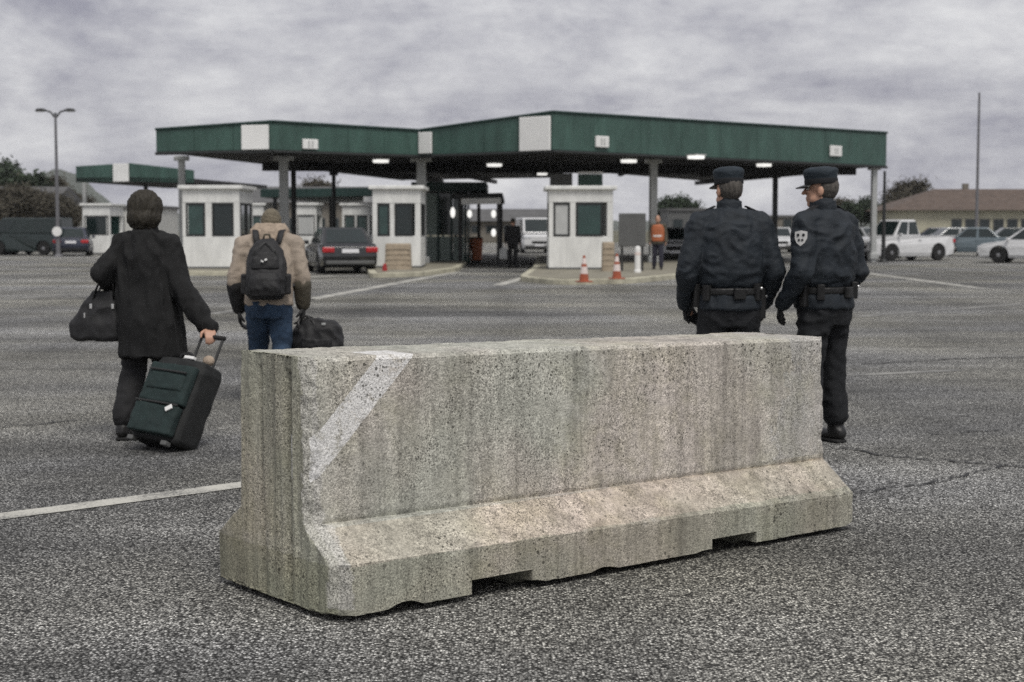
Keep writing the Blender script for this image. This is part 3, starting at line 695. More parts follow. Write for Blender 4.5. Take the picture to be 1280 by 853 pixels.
# ------------------------------------------------------------------ booths
def window(parent, c, wdt, hgt, rz, pane='glass_dark', frame='trim_dark', out=0.03, fr=0.05, name='window'):
    """frame ring with a recessed pane; local x along the wall, +out towards -y of the wall"""
    cs, sn = math.cos(rz), math.sin(rz)
    def W(x, y, z): return (c[0] + x*cs - y*sn, c[1] + x*sn + y*cs, c[2] + z)
    mb = MB()
    for s in (-1, 1):
        mb.box(W(s*(wdt/2 - fr/2), -out, 0), (fr, 0.06, hgt), rz)
        mb.box(W(0, -out, s*(hgt/2 - fr/2)), (wdt - 2*fr, 0.06, fr), rz)
    f = mb.build(name, frame, parent)
    MB().box(W(0, -out + 0.012, 0), (wdt - 2*fr + .004, 0.02, hgt - 2*fr + .004), rz).build('pane', pane, f)
    return f
def booth(px0, px1, py_base, zt, depth, label, wins, rz=0.0, base_z=0.15, side_wins=(), wall='booth_white', Y=None):
    l, r = G(px0, py_base, base_z), G(px1, py_base, base_z)
    wd = (r - l).length; cx = (l.x + r.x)/2; y0 = (l.y + r.y)/2
    e = empty('inspection_booth', (cx, y0, base_z), rz, label, 'booth')
    h = zt - base_z; y = depth/2
    # a shell of wall pieces with a real window band
    MB().box((0, y, 0.5*1.02), (wd, depth, 1.02)).build('lower_wall', wall, e, bevel=0.02)
    MB().box((0, y, (2.06 + h - .12)/2), (wd, depth, h - .12 - 2.06)).build('upper_wall', wall, e, bevel=0.015)
    MB().box((0, y, h - .06), (wd + .24, depth + .24, .12)).build('roof_slab', 'booth_white', e, bevel=0.02)
    MB().box((0, y, 0.03), (wd + .05, depth + .05, .06)).build('plinth', 'panel_grey', e)
    for sx in (-1, 1):
        for sy in (0, 1):
            MB().box((sx*(wd/2 - .09), .09 if sy == 0 else depth - .09, 1.54), (.18, .18, 1.04)).build('corner_post', wall, e)
    MB().box((0, depth - .2, 1.54), (wd - .36, .1, 1.04)).build('rear_glazing', 'glass_green', e)
    xs = [(-wd/2 + a*wd, -wd/2 + b*wd, pn) for (a, b, pn) in wins]
    for (a, b, pn) in xs:
        window(e, ((a + b)/2, 0.05, 1.54), b - a, 1.04, 0, pn, fr=0.06)
    for i in range(len(xs) - 1):
        a, b = xs[i][1], xs[i + 1][0]
        if b - a > .04: MB().box(((a + b)/2, .08, 1.54), (b - a, .14, 1.04)).build('mullion', wall, e)
    for (sx, a, b, pn) in side_wins:
        window(e, (sx*(wd/2 - .05), a*depth + (b - a)*depth/2, 1.54), (b - a)*depth, 1.04, math.pi/2*sx, pn, fr=.06)
    # counter and chair back inside
    MB().box((0, 0.55, 1.06), (wd - .3, .5, .05)).build('counter', 'panel_grey', e)
    return e
booth(686, 766, 337, 2.72, 2.6, 'white booth behind the traffic cones near the picture centre', ((.07, .33, 'blind'), (.42, .84, 'glass_green')), side_wins=((1, .1, .5, 'glass_dark'), (1, .55, .9, 'glass_dark'), (-1, .1, .5, 'glass_green')), rz=R(0))
booth(466, 526, 335, 2.78, 2.6, 'small white booth beside the black sedan and tall grey column', ((.10, .36, 'glass_green'), (.46, .84, 'glass_dark')), side_wins=((1, .1, .5, 'glass_dark'), (1, .55, .9, 'glass_dark')))
booth(229, 300, 336, 2.76, 2.6, 'white booth with dark windows at left between the two travellers', ((.06, .40, 'glass_green'), (.52, .90, 'glass_dark')), side_wins=((1, .1, .5, 'glass_dark'), (1, .55, .9, 'glass_dark')))
# glazed dark-green passage house behind the middle booth
gl = empty('glazed_passage', G(557, 331), 0, 'dark green glazed passage beside the tall column in the middle', 'shelter')
def pl(name, c, d, m, par=gl, bv=0.01): return MB().box(c, d).build(name, m, par, bevel=bv)
wpx = F/G(557, 331).y
pl('roof_slab', (0.15, 2.2, 3.02), (2.9, 5.2, .34), 'green_dark')
for x in (-.80, -.28, .24, .78):
    for y_ in (0, 4.2): pl('post', (x, y_, 1.42), (.10, .10, 2.84), 'grey_steel' if x < -.5 else 'green_dark')
for i, (x, m_) in enumerate(((-.54, 'glass_green'), (-.02, 'glass_dark'), (.51, 'glass_green'))):
    pl('pane', (x, .0, 1.95), (.42, .03, 1.6), m_ if i else 'passage_panel', bv=0); pl('kick_panel', (x, .0, .56), (.42, .05, 1.06), 'passage_panel')
pl('side_wall', (.9, 2.1, 1.42), (.05, 4.0, 2.84), 'glass_green')
# second roof and gates behind
g2 = empty('rear_canopy', (0, 0, 0), 0, 'low dark rear canopy seen between the middle booth and the far pedestrian', 'canopy')
q0 = P(575, 232, 66); q1 = P(628, 247, 60)
MB().prism([(-2.3, 60), (-.35, 58), (-.35, 74), (-2.3, 74)], 2.55, 2.72).build('roof_slab', 'trim_dark', g2)
MB().prism([(-1.9, 58.6), (-.42, 57.2), (-.40, 57.26), (-1.88, 58.66)], 2.30, 2.52).build('light_strip', 'sign_white', g2)
for (x, y_) in ((-.5, 58.6), (-2.0, 60.4), (-.5, 72), (-1.4, 66)): MB().box((x, y_, 1.28), (.14, .14, 2.56)).build('post', 'dark_steel', g2)
for i, (px, z_) in enumerate(((566, 2.05), (587, 2.0), (617, 2.0), (617, 1.3))):
    p = P(px, 280, 58.4); lo = MB().ell((p.x, 58.4, z_ - .05), (.09, .08, .15 if i else .20)).build('lamp', 'lamp_lens', g2, smooth=True)
ob = empty('orange_bin', G(596, 329), 0, 'orange bin under the low rear canopy', 'bin')
MB().loft([(0, 0, .12, .2, .2), (0, 0, .95, .25, .25), (0, 0, 1.0, .27, .27)], 16, 4).build('bin_body', 'orange', ob); MB().loft([(0, 0, 0, .18, .18), (0, 0, .125, .18, .18)], 12, 4).build('bin_base', 'rubber', ob)
MB().loft([(0, 0, 1.0, .275, .275), (0, 0, 1.06, .2, .2)], 16, 4).build('bin_lid', 'trim_dark', ob)

# far left small canopy
fc = empty('small_canopy', (0, 0, 0), 0, 'smaller green fascia canopy at far left behind the woman', 'canopy')
ZF = 4.0
a0, a1, a2 = at_h(95, 228, ZF), at_h(163, 227, ZF), at_h(243, 229, ZF)
def fas2(a, b, za, zb):
    d = (b - a).normalized(); q = Vector((d.y, -d.x, 0)); q = -q if q.y > 0 else q
    mid = (a + b)/2
    vs = [tuple(a), tuple(b), tuple(b - q*.1), tuple(a - q*.1)]; vs += [(a.x, a.y, za), (b.x, b.y, zb), (b.x - q.x*.1, b.y - q.y*.1, zb), (a.x - q.x*.1, a.y - q.y*.1, za)]
    MB().add(vs, [(3, 2, 1, 0), (4, 5, 6, 7), (0, 1, 5, 4), (1, 2, 6, 5), (2, 3, 7, 6), (3, 0, 4, 7)]).build('fascia_panel', 'green_fascia', fc, bevel=.02)
    return q
za, zb_, zc = top_z(95, 208, a0), top_z(163, 204, a1), top_z(243, 213, a2)
qf = fas2(a0, a1, za, zb_); fas2(a1, a2, zb_, zc)
MB().prism([a0.xy, a1.xy, a2.xy, (a2.x + 2, a2.y + 14), (a0.x + 2, a0.y + 14)], ZF + .02, ZF + .25).build('soffit', 'soffit', fc)
pw = onplane(152, 216, a0, qf) + qf*.06
MB().box(pw, (1.05, .08, 1.0), math.atan2((a1 - a0).y, (a1 - a0).x)).build('white_panel', 'sign_white', fc, bevel=.02)
for (px, dy) in ((101, .8), (172, 2.0), (190, 9.0), (233, 1.0)):
    gx = at_h(px, 229, ZF); MB().box((gx.x, gx.y + dy, ZF/2), (.22, .22, ZF)).build('column', 'dark_steel' if px != 101 else 'grey_steel', fc, bevel=.02)
booth(104, 138, 317.5, 2.75, 3.0, 'white kiosk with a dark opening under the small left canopy', ((.05, .95, 'glass_dark'),), base_z=0.02)

# second-row roof and booths behind the black sedan
rr = empty('second_row_canopy', (0, 0, 0), 0, 'low green-edged roof behind the black sedan', 'canopy')
MB().prism([(-13.5, 84), (-6.3, 80), (-5.6, 96), (-12.5, 100)], 3.05, 3.5).build('roof_slab', 'green_dark', rr, bevel=.03)
for (x, y_) in ((-12.8, 84.6), (-9.6, 83), (-6.9, 81.4), (-6.4, 94)): MB().box((x, y_, 1.53), (.18, .18, 3.06)).build('column', 'dark_steel', rr)
MB().prism([(-7.6, 80.2), (-6.4, 79.5), (-6.4, 79.56), (-7.6, 80.26)], 2.75, 3.02).build('light_strip', 'sign_white', rr)
booth(428, 462, 319, 2.7, 2.5, 'grey-white booth in the second row behind the black sedan', ((.08, .46, 'glass_green'), (.54, .92, 'glass_green')), base_z=0.02)
booth(370, 396, 319.5, 2.7, 2.5, 'pale second-row booth just right of the backpacker', ((.08, .92, 'blind'),), base_z=0.02)
booth(300, 330, 318, 2.75, 2.5, 'second-row booth seen just left of the backpacker', ((.08, .92, 'glass_green'),), base_z=0.02)

# ------------------------------------------------------------------ signs, cabinet, bollard, cones, blocks
e = empty('notice_board', G(790, 339, .15) + Vector((0, 0, 0)), 0, 'plain dark grey notice board on two legs beside the grey column', 'board')
MB().box((0, 0, 1.22), (.80, .09, .98)).build('board_panel', 'panel_grey', e, bevel=.02)
for s in (-1, 1): MB().box((s*.30, 0, .4), (.07, .07, .8)).build('leg', 'dark_steel', e)
e = empty('overhead_sign', P(721, 224, 56), 0, 'green overhead lane sign above the white booth', 'sign')
MB().box((.48, 0, -.04), (.88, .10, .42)).build('green_panel', 'green_fascia', e, bevel=.02); MB().box((.48, -.01, .22), (.9, .12, .08)).build('white_edge', 'sign_white', e)
MB().box((-.56, 0, -.02), (.80, .10, .44)).build('grey_panel', 'panel_grey', e, bevel=.02)
zz = P(721, 224, 56).z
for x in (-.56, .48): MB().box((x, 0, (ZB - zz)/2 + .2), (.06, .06, ZB - zz - .35)).build('hanger', 'dark_steel', e)
e = empty('bollard', G(797, 341, .15), 0, 'white bollard in front of the dark notice board', 'bollard')
MB().lathe([(.10, 0), (.10, .06), (.085, .09), (.085, .66), (.07, .73), (.03, .76)], n=20).build('bollard_post', 'sign_white', e, smooth=False)
MB().lathe([(.088, .50), (.088, .58)], n=20).build('reflective_band', 'cone_white', e)
def cone(px, py, sc_, label, z=0.0):
    e = empty('traffic_cone', G(px, py, z), R(20), label, 'cone', 'traffic cones by the booth'); e.scale = (sc_,)*3
    MB().box((0, 0, .02), (.38, .38, .04)).build('base', 'cone_orange', e, bevel=.01)
    b1 = MB().lathe([(.14, .04), (.113, .24)], n=20).build('cone_body', 'cone_orange', e, smooth=False)
    MB().lathe([(.114, .24), (.085, .44)], n=20).build('reflective_band', 'cone_white', e)
    MB().lathe([(.086, .44), (.07, .52)], n=20).build('cone_collar', 'cone_orange', e)
    MB().lathe([(.071, .52), (.046, .68)], n=20).build('reflective_band', 'cone_white', e)
    MB().lathe([(.046, .68), (.03, .76)], n=20).build('cone_tip', 'cone_orange', e)
cone(730, 353, .84, 'orange and white traffic cone, the left one before the white booth', 0.14)
cone(771, 349, .84, 'orange and white traffic cone right of the tan block', .145)
e = empty('red_marker', G(481, 345, .0), 0, 'small red marker standing at the foot of the tan block', 'marker')
MB().box((0, 0, .03), (.34, .34, .06)).build('base', 'red_plastic', e, bevel=.01); MB().lathe([(.10, .06), (.05, .34), (.02, .37)], n=16).build('marker_body', 'red_plastic', e)
def block(px, py, d, label, z=.15):
    e = empty('concrete_block', G(px, py, z), 0, label, 'block')
    MB().loft([(0, 0, 0, d[0]/2, d[1]/2), (0, 0, d[2]*.95, d[0]/2*.94, d[1]/2*.94), (0, 0, d[2], d[0]/2*.88, d[1]/2*.88)], 32, 8).build('block_body', 'tan_block', e)
    for k in range(4):
        MB().box((0, -d[1]/2*.985, d[2]*(.2 + .2*k)), (d[0]*.90, .02, .035)).build('rib', 'tan_block', e)
block(498, 337, (.82, .6, .80), 'tan ribbed block standing against the left booth')
block(760, 339, (.38, .5, .86), 'slim tan block standing at the white booth corner')

# ------------------------------------------------------------------ vehicles
def side_body(mb, prof, hw, tuck=0.07, zt=1.0):
    """outline in (y, z) swept across the width, the flank swelling at the waist"""
    n = len(prof); xs = [-hw + .05, -hw, -hw*.6, 0, hw*.6, hw, hw - .05]
    sec = [(-1.0, .90), (-.985, 1.0), (.985, 1.0), (1.0, .90)]
    vs = []
    cols = [(-hw, .985), (-hw*.90, 1.0), (hw*.90, 1.0), (hw, .985)]
    cy = sum(p[0] for p in prof)/n; cz = 0.5
    for (x, k) in cols:
        for (y, z) in prof:
            xx = x
            if abs(x) > hw*.95:
                xx = x*(1 - tuck*max(0, (z - .62)/.4)**1.5 - .05*max(0, (.35 - z)/.2) - .05*max(0.0, (abs(y - cy)/2.2) - .75)*4)
            vs.append((xx, cy + (y - cy)*k, z if k == 1.0 else .5 + (z - .5)*k))
    fs = [tuple(range(n)), tuple(range(4*n - 1, 3*n - 1, -1))]
    for c in range(3):
        for i in range(n):
            j = (i + 1) % n; fs.append((c*n + i, (c + 1)*n + i, (c + 1)*n + j, c*n + j))
    mb.add(vs, fs)
def car(loc, rz, label, paint, style='sedan', lights=True, length=4.5, width=1.78, height=1.45, group='vehicles on the checkpoint lot'):
    """front points to +y"""
    e = empty('parked_car' if style != 'van' else 'parked_van', loc, rz, label, 'van' if style == 'van' else 'car', group)
    hl = length/2; hw = width/2; wr = .325 if style in ('sedan', 'hatch') else .36
    wb = length*.29; belt = .92 if style in ('sedan', 'hatch') else (1.08 if style != 'van' else 1.15)
    fa = circle(wb, wr, wr + .06, math.pi, 0, 10); ra = circle(-wb, wr, wr + .06, math.pi, 0, 10)   # arcs over the wheels, -y to +y
    zb = .20
    ra = [p for p in ra if p[1] > zb]; fa = [p for p in fa if p[1] > zb]
    hood = belt - .10 if style != 'van' else belt - .05
    prof = [(-hl + .06, zb + .08), (-wb - wr - .06, zb)] + ra + [(-wb + wr + .06, zb), (wb - wr - .06, zb)] + fa + [(wb + wr + .06, zb), (hl - .08, zb + .06),
            (hl, .48), (hl - .05, hood - .16), (hl - .22, hood - .04), (hl*.42, belt), (-hl*.55, belt + .01), (-hl + .18, belt + (.02 if style == 'sedan' else .0)), (-hl + .05, belt - .08), (-hl, .55)]
    mb = MB(); side_body(mb, prof, hw); body = mb.build('body', paint, e, bevel=.045, seg=3)
    body.data.polygons.foreach_set('use_smooth', [False]*len(body.data.polygons))
    # greenhouse
    if style == 'sedan': y = [-hl*.74, -hl*.40, hl*.10, hl*.46]
    elif style == 'hatch': y = [-hl*.95, -hl*.72, hl*.12, hl*.50]
    elif style == 'suv': y = [-hl*.97, -hl*.86, hl*.14, hl*.46]
    elif style == 'pickup': y = [-hl*.16, -hl*.08, hl*.26, hl*.50]
    else: y = [-hl*.99, -hl*.97, hl*.48, hl*.80]
    z0, z1 = belt - .03, height; w0, w1 = hw*.92, hw*.73 if style != 'van' else hw*.86
    cab = [(-w0, y[0], z0), (w0, y[0], z0), (w0, y[3], z0), (-w0, y[3], z0), (-w1, y[1], z1), (w1, y[1], z1), (w1, y[2], z1), (-w1, y[2], z1)]
    cb = MB().add(cab, [(3, 2, 1, 0), (4, 5, 6, 7), (0, 1, 5, 4), (1, 2, 6, 5), (2, 3, 7, 6), (3, 0, 4, 7)]).build('cabin', paint, e, bevel=.06, seg=3)
    c = [Vector(q) for q in cab]
    def glass(name, quad, mx_=.08, my=.12, th=.014):
        a, b, cc, d = quad
        def at(s, t): return a.lerp(b, s).lerp(d.lerp(cc, s), t)
        q = [at(mx_, my), at(1 - mx_, my), at(1 - mx_, 1 - my), at(mx_, 1 - my)]
        n = (q[1] - q[0]).cross(q[3] - q[0]).normalized()
        ctr = sum(q, Vector())/4; cabc = sum(c, Vector())/8
        if (ctr - cabc).dot(n) < 0: n = -n
        vs = [p + n*th for p in q] + [p - n*.01 for p in q]
        MB().add(vs, [(0, 1, 2, 3), (7, 6, 5, 4), (0, 4, 5, 1), (1, 5, 6, 2), (2, 6, 7, 3), (3, 7, 4, 0)]).build(name, 'glass_dark', e)
    glass('rear_window', (c[0], c[1], c[5], c[4]), .09, .13); glass('windscreen', (c[3], c[2], c[6], c[7]), .07, .10)
    for s, (i0, i3, i7, i4) in ((-1, (0, 3, 7, 4)), (1, (1, 2, 6, 5))):
        a, b, cc, d = c[i0], c[i3], c[i7], c[i4]
        if style == 'van':
            glass('side_window', (a.lerp(b, .72), b, cc, d.lerp(cc, .72)), .08, .14)
        else:
            glass('side_window', (a.lerp(b, .04), a.lerp(b, .50), d.lerp(cc, .50), d.lerp(cc, .02)), .06, .13)
            glass('side_window', (a.lerp(b, .51), a.lerp(b, .97), d.lerp(cc, .99), d.lerp(cc, .51)), .06, .13)
        MB().box((s*(hw + .07), y[3]*.80, belt + .05), (.18, .10, .13)).build('mirror', paint, e, bevel=.03)
        for yw in (wb, -wb):
            xo = s*(hw - .10); M = Matrix.Translation((xo, yw, wr)) @ Matrix.Rotation(math.pi/2, 4, 'Y')
            wh = MB().lathe([(wr*.60, -.11), (wr*.93, -.11), (wr, -.06), (wr, .06), (wr*.93, .11), (wr*.60, .11)], n=26).xf(M).build('wheel', 'rubber', e)
            MB().lathe([(wr*.16, -.115), (wr*.62, -.09), (wr*.62, .09), (wr*.16, .115)], n=26).xf(M).build('rim', 'rim', wh)
        MB().box((s*(hw*.72), hl - .07, hood - .20), (hw*.44, .10, .15)).build('headlight', 'headlamp', e, bevel=.03)
        ztl = belt - .17 if style in ('sedan', 'hatch') else belt - .22
        MB().box((s*(hw*.76), -hl + .035, ztl), (hw*.42, .10, .17 if style != 'suv' else .34)).build('taillight', 'tail_red', e, bevel=.03)
        MB().box((s*(hw - .015), -.12*hl, belt - .16), (.035, .16, .03)).build('door_handle', paint, e)
    MB().box((0, -hl - .004, belt - .20), (.52, .02, .12)).build('number_plate', 'plate', e); MB().box((0, hl + .004, .42), (.52, .02, .12)).build('number_plate', 'plate', e)
    MB().box((0, hl - .03, .60), (hw*.9, .06, .16)).build('grille', 'rubber', e, bevel=.02)
    MB().box((0, -hl + .0, .36), (width*.86, .08, .12)).build('rear_bumper', 'panel_grey' if paint == 'black_paint' else 'rubber', e, bevel=.03)
    MB().box((0, hl - .0, .34), (width*.86, .08, .12)).build('front_bumper', 'rubber', e, bevel=.03)
    MB().box((0, 0, .26), (width*.84, length*.86, .12)).build('underbody', 'rubber', e)
    return e
def at_ground(px, py): g_ = G(px, py); return (g_.x, g_.y, 0)
g_ = G(438, 343); hd = R(15)
car((g_.x - math.sin(hd)*2.2, g_.y + math.cos(hd)*2.2, 0), hd, 'black sedan with red taillights and white plate waiting at the booth', 'black_paint', 'sedan')
car(at_ground(1126, 326), R(118), 'white pickup truck with open bed parked behind the pole at right', 'white_paint', 'pickup', length=4.6, height=1.78, width=1.85)
car(at_ground(1214, 320), R(75), 'pale blue-grey car parked between the two white vehicles at right', 'pale_blue_paint', 'sedan', length=3.9)
car(at_ground(1292, 329), R(60), 'white car cut by the right edge of the picture', 'white_paint', 'hatch', length=4.2)
car(at_ground(852, 328), R(168), 'white car facing the camera just left of the officers', 'white_paint', 'hatch', length=4.1)
car(at_ground(668, 316), R(186), 'white van facing the camera behind the far pedestrian', 'white_paint', 'van', length=4.8, height=2.0, width=1.9)
car(at_ground(972, 316), R(175), 'white car partly hidden between the two officers', 'white_paint', 'hatch')
car(at_ground(36, 319), R(80), 'dark green van in the far left car park', 'green_paint', 'van', length=4.4, height=1.95)
car(at_ground(92, 320), R(12), 'dark blue car with red taillights beside the left lamp post', 'dark_blue_paint', 'hatch', length=4.0)
car(at_ground(4, 318), R(60), 'white car at the left edge of the far car park', 'white_paint', 'hatch', length=3.9)
car(at_ground(1086, 322), R(200), 'silver car half hidden behind the right officer', 'silver_paint', 'hatch')
car(at_ground(1185, 312), R(95), 'grey car just right of the pickup truck in the far row', 'silver_paint', 'hatch', length=4.0)
car(at_ground(1258, 312), R(85), 'dark green car behind the white car at the right edge', 'green_paint', 'sedan', length=4.3)
car(at_ground(1165, 309), R(80), 'dark small car far behind the pickup truck', 'dark_blue_paint', 'sedan', length=4.2)

# ------------------------------------------------------------------ lamp posts and poles
def lamp_post(px, py, top_py, r, label, arms, m='grey_steel'):
    g_ = G(px, py); top = P(px, top_py, g_.y).z
    e = empty('lamp_post', g_, 0, label, 'lamp post')
    MB().tube([(0, 0, 0), (0, 0, .8), (0, 0, top)], [r*1.3, r, r*.62], 12).build('post', m, e, smooth=False)
    MB().lathe([(r*2.2, 0), (r*2.2, .05), (r*1.5, .12)], n=14).build('foot', m, e)
    if arms:
        MB().tube([(0, 0, top), (0, 0, top + .02)], r*1.1, 10).build('collar', 'dark_steel', e)
        for s in (-1, 1):
            MB().tube([(0, 0, top - .25), (s*.25, 0, top + .08), (s*.55, 0, top + .16)], .045, 8).build('arm', 'dark_steel', e)
            h = MB().loft([(s*.72, 0, top + .10, .28, .13), (s*.72, 0, top + .20, .25, .11), (s*.72, 0, top + .25, .12, .06)], 16, 3).build('lamp_head', 'dark_steel', e)
            MB().box((s*.74, 0, top + .09), (.36, .18, .03)).build('lens', 'sign_white', h)
    return e
mat('lamp_grey', (0.16, 0.16, 0.17), 0.5, metal=.2)
lp_ = lamp_post(73, 321, 142, .10, 'tall grey twin-headed lamp post at far left', True, 'lamp_grey')
MB().lathe([(.24, -.01), (.24, .01)], n=20).xf(Matrix.Translation((0, -.16, 1.25)) @ Matrix.Rotation(math.pi/2, 4, 'X')).build('round_plate', 'sign_white', lp_)
lamp_post(1220, 313, 116, .11, 'tall bare grey pole before the tan building', False, 'lamp_grey')
lamp_post(1104, 328, 214, .085, 'dark slim pole beside the canopy corner column', False, 'dark_steel')

# ------------------------------------------------------------------ far buildings
def building(px0, px1, Y, zt, depth, wall, label, roof='gable', roof_m='roof_tile', roof_h=1.6, wins=0, win_z=(1.1, 2.3), doors=(), eave=.5, name='building'):
    x0, x1 = (px0 - 640)/F*Y, (px1 - 640)/F*Y; wd = x1 - x0; cx = (x0 + x1)/2
    e = empty(name, (cx, Y, 0), 0, label, 'building')
    MB().box((0, depth/2, zt/2), (wd, depth, zt)).build('wall', wall, e)
    if roof == 'hip':
        o = [(-wd/2 - eave, -eave, zt), (wd/2 + eave, -eave, zt), (wd/2 + eave, depth + eave, zt), (-wd/2 - eave, depth + eave, zt), (-wd/2 + depth*.5, depth/2, zt + roof_h), (wd/2 - depth*.5, depth/2, zt + roof_h)]
        MB().add(o, [(3, 2, 1, 0), (0, 1, 5, 4), (1, 2, 5), (2, 3, 4, 5), (3, 0, 4)]).build('roof', roof_m, e)
    elif roof == 'gable':
        o = [(-wd/2 - eave, -eave, zt), (wd/2 + eave, -eave, zt), (wd/2 + eave, depth + eave, zt), (-wd/2 - eave, depth + eave, zt), (-wd/2 - eave, depth/2, zt + roof_h), (wd/2 + eave, depth/2, zt + roof_h)]
        MB().add(o, [(3, 2, 1, 0), (0, 1, 5, 4), (1, 2, 5), (2, 3, 4, 5), (3, 0, 4)]).build('roof', roof_m, e)
    else:
        MB().box((0, depth/2, zt + .12), (wd + .3, depth + .3, .24)).build('roof', roof_m, e)
    for i in range(wins):
        x = -wd/2 + wd*(i + .5)/wins
        window(e, (x, 0.0, (win_z[0] + win_z[1])/2), wd/wins*.62, win_z[1] - win_z[0], 0, 'glass_dark', 'panel_grey', fr=.08)
    for x in doors: window(e, (x, 0, 1.05), 1.1, 2.1, 0, 'panel_grey', 'trim_dark', fr=.08, name='door')
    return e
bb = building(1116, 1430, 140, 3.0, 9.5, 'wall_cream', 'long low tan building with brown hipped roof and a row of dark windows', 'hip', roof_h=2.0, wins=0, eave=.7)
for i in range(10):
    window(bb, (-11.27 + 5.6 + 1.25*i, 0.0, 1.6), .95, 1.25, 0, 'glass_dark', 'panel_grey', fr=.08)
window(bb, (-9.6, 0, 1.6), .7, .8, 0, 'glass_dark', 'panel_grey', fr=.08)
MB().box((-3.5, 5.0, 4.9), (.5, .5, 1.2)).build('chimney', 'wall_stone', bb); MB().box((3.0, 4.2, 5.0), (.5, .5, .9)).build('chimney', 'wall_stone', bb)
building(-60, 62, 128, 3.4, 9, 'wall_stone', 'low brown stone building at far left behind the car park', 'gable', 'roof_grey', 1.5, wins=6, win_z=(1.0, 2.2))
building(66, 100, 122, 3.0, 8, 'wall_stone', 'small grey-brown shed left of the small canopy', 'flat', 'roof_grey', wins=2)
building(98, 196, 120, 2.9, 8, 'wall_pale', 'white flat-roofed shed behind the small canopy', 'flat', 'roof_grey', wins=3)
building(238, 480, 135, 3.6, 10, 'wall_stone', 'long low building behind the second row of booths', 'gable', 'roof_grey', 1.5, wins=14)
building(955, 1050, 150, 2.4, 8, 'wall_stone', 'low grey building seen between the two officers', 'flat', 'roof_grey', wins=5)
building(835, 905, 145, 3.0, 8, 'panel_grey', 'dark low shed left of the officers', 'flat', 'roof_grey', wins=3)
building(560, 690, 160, 2.1, 8, 'wall_stone', 'low dark shed far behind the white van', 'gable', 'roof_grey', 1.3, wins=6, win_z=(.9, 1.7))

# ------------------------------------------------------------------ trees
def tree_meshes(seed, h, bare):
    rnd = random.Random(seed); mb = MB(); tips = []
    def grow(p, d, ln, r, lev):
        n = 4; pts = [p]; q = p
        for i in range(n):
            d2 = (d + Vector((rnd.uniform(-.18, .18), rnd.uniform(-.18, .18), rnd.uniform(-.03, .12)))).normalized(); q = q + d2*(ln/n); pts.append(q); d = d2
        mb.tube(pts, [r*(1 - .5*i/n) for i in range(n + 1)], 6 if lev < 2 else 4)
        if lev >= 3: tips.append((q, d)); return
        for k in range(rnd.randint(3, 5) if lev else 6):
            a = rnd.uniform(0, 2*math.pi); t = rnd.uniform(.45, 1.0); b = pts[min(n, int(t*n))]
            dd = (d + Vector((math.cos(a), math.sin(a), rnd.uniform(-.1, .5)))*rnd.uniform(.6, 1.0)).normalized()
            grow(b, dd, ln*rnd.uniform(.55, .72), r*.5, lev + 1)
    grow(Vector((0, 0, -.05)), Vector((0, 0, 1)), h*.42, h*.022, 0)
    tw = MB(); lim = 95 if bare else 90
    for (p, d) in tips:
        for k in range(lim):
            o = Vector((rnd.gauss(0, 1), rnd.gauss(0, 1), rnd.gauss(0, .8)))*h*.055; c = p + o
            a = Vector((rnd.uniform(-1, 1), rnd.uniform(-1, 1), rnd.uniform(-.5, 1))).normalized(); b = a.cross(Vector((rnd.uniform(-1, 1), rnd.uniform(-1, 1), rnd.uniform(-1, 1)))).normalized()
            l, wd = (h*.030, h*.0055) if bare else (h*.016, h*.010)
            tw.add([c - a*l - b*wd, c + a*l - b*wd, c + a*l + b*wd, c - a*l + b*wd], [(0, 1, 2, 3)])
    return mb.mesh('trunk'), tw.mesh('crown')
TM = [tree_meshes(s, 6.0, b) for s, b in ((1, True), (2, True), (3, False), (4, False))]
for i, (tm, cm) in enumerate(TM):
    tm.materials.append(MATS['bark']); cm.materials.append(MATS['twig' if i < 2 else 'evergreen'])
def tree(px, Y, kind, s, label):
    e = empty('bare_tree' if kind < 2 else 'leafy_tree', ((px - 640)/F*Y, Y, 0), px*.7, label, 'tree', 'trees around the checkpoint'); s *= 1.3; e.scale = (s, s, s*random.uniform(.9, 1.1))
    link('trunk', TM[kind][0], None, e); link('crown', TM[kind][1], None, e)
TR = [(14, 108, 1, .78, 'bare bushy tree close behind the dark green van'), (44, 112, 0, .80, 'bare tree before the stone building at left'), (66, 108, 1, .66, 'low bare tree against the left lamp post'), (90, 112, 0, .62, 'small bare tree beside the small canopy'),
      (8, 138, 3, 1.35, 'dark evergreen tree at the left picture edge'), (34, 150, 0, 1.15, 'bare tree between the left edge and the lamp post'), (62, 146, 1, .95, 'bare tree just behind the left lamp post'),
      (86, 152, 0, .9, 'bare tree right of the left lamp post'), (290, 158, 1, .95, 'bare tree above the roofs left of the backpacker'), (330, 160, 0, .9, 'bare tree over the roofs beside the backpacker'),
      (392, 160, 1, 1.0, 'bare tree over the roofs left of the sedan'), (440, 162, 2, .85, 'green tree over the roofs above the sedan'), (842, 158, 2, .85, 'green tree behind the shed left of the officers'),
      (1046, 158, 1, .80, 'bare tree right of the right officer'), (1072, 150, 3, .72, 'dark green tree beside the canopy corner column'), (1098, 156, 0, .75, 'bare tree behind the slim dark pole'),
      (1140, 170, 1, 1.05, 'bare tree rising behind the cream house'), (-12, 165, 2, 1.3, 'green tree farthest left on the slope')]
for a in TR: tree(*a)
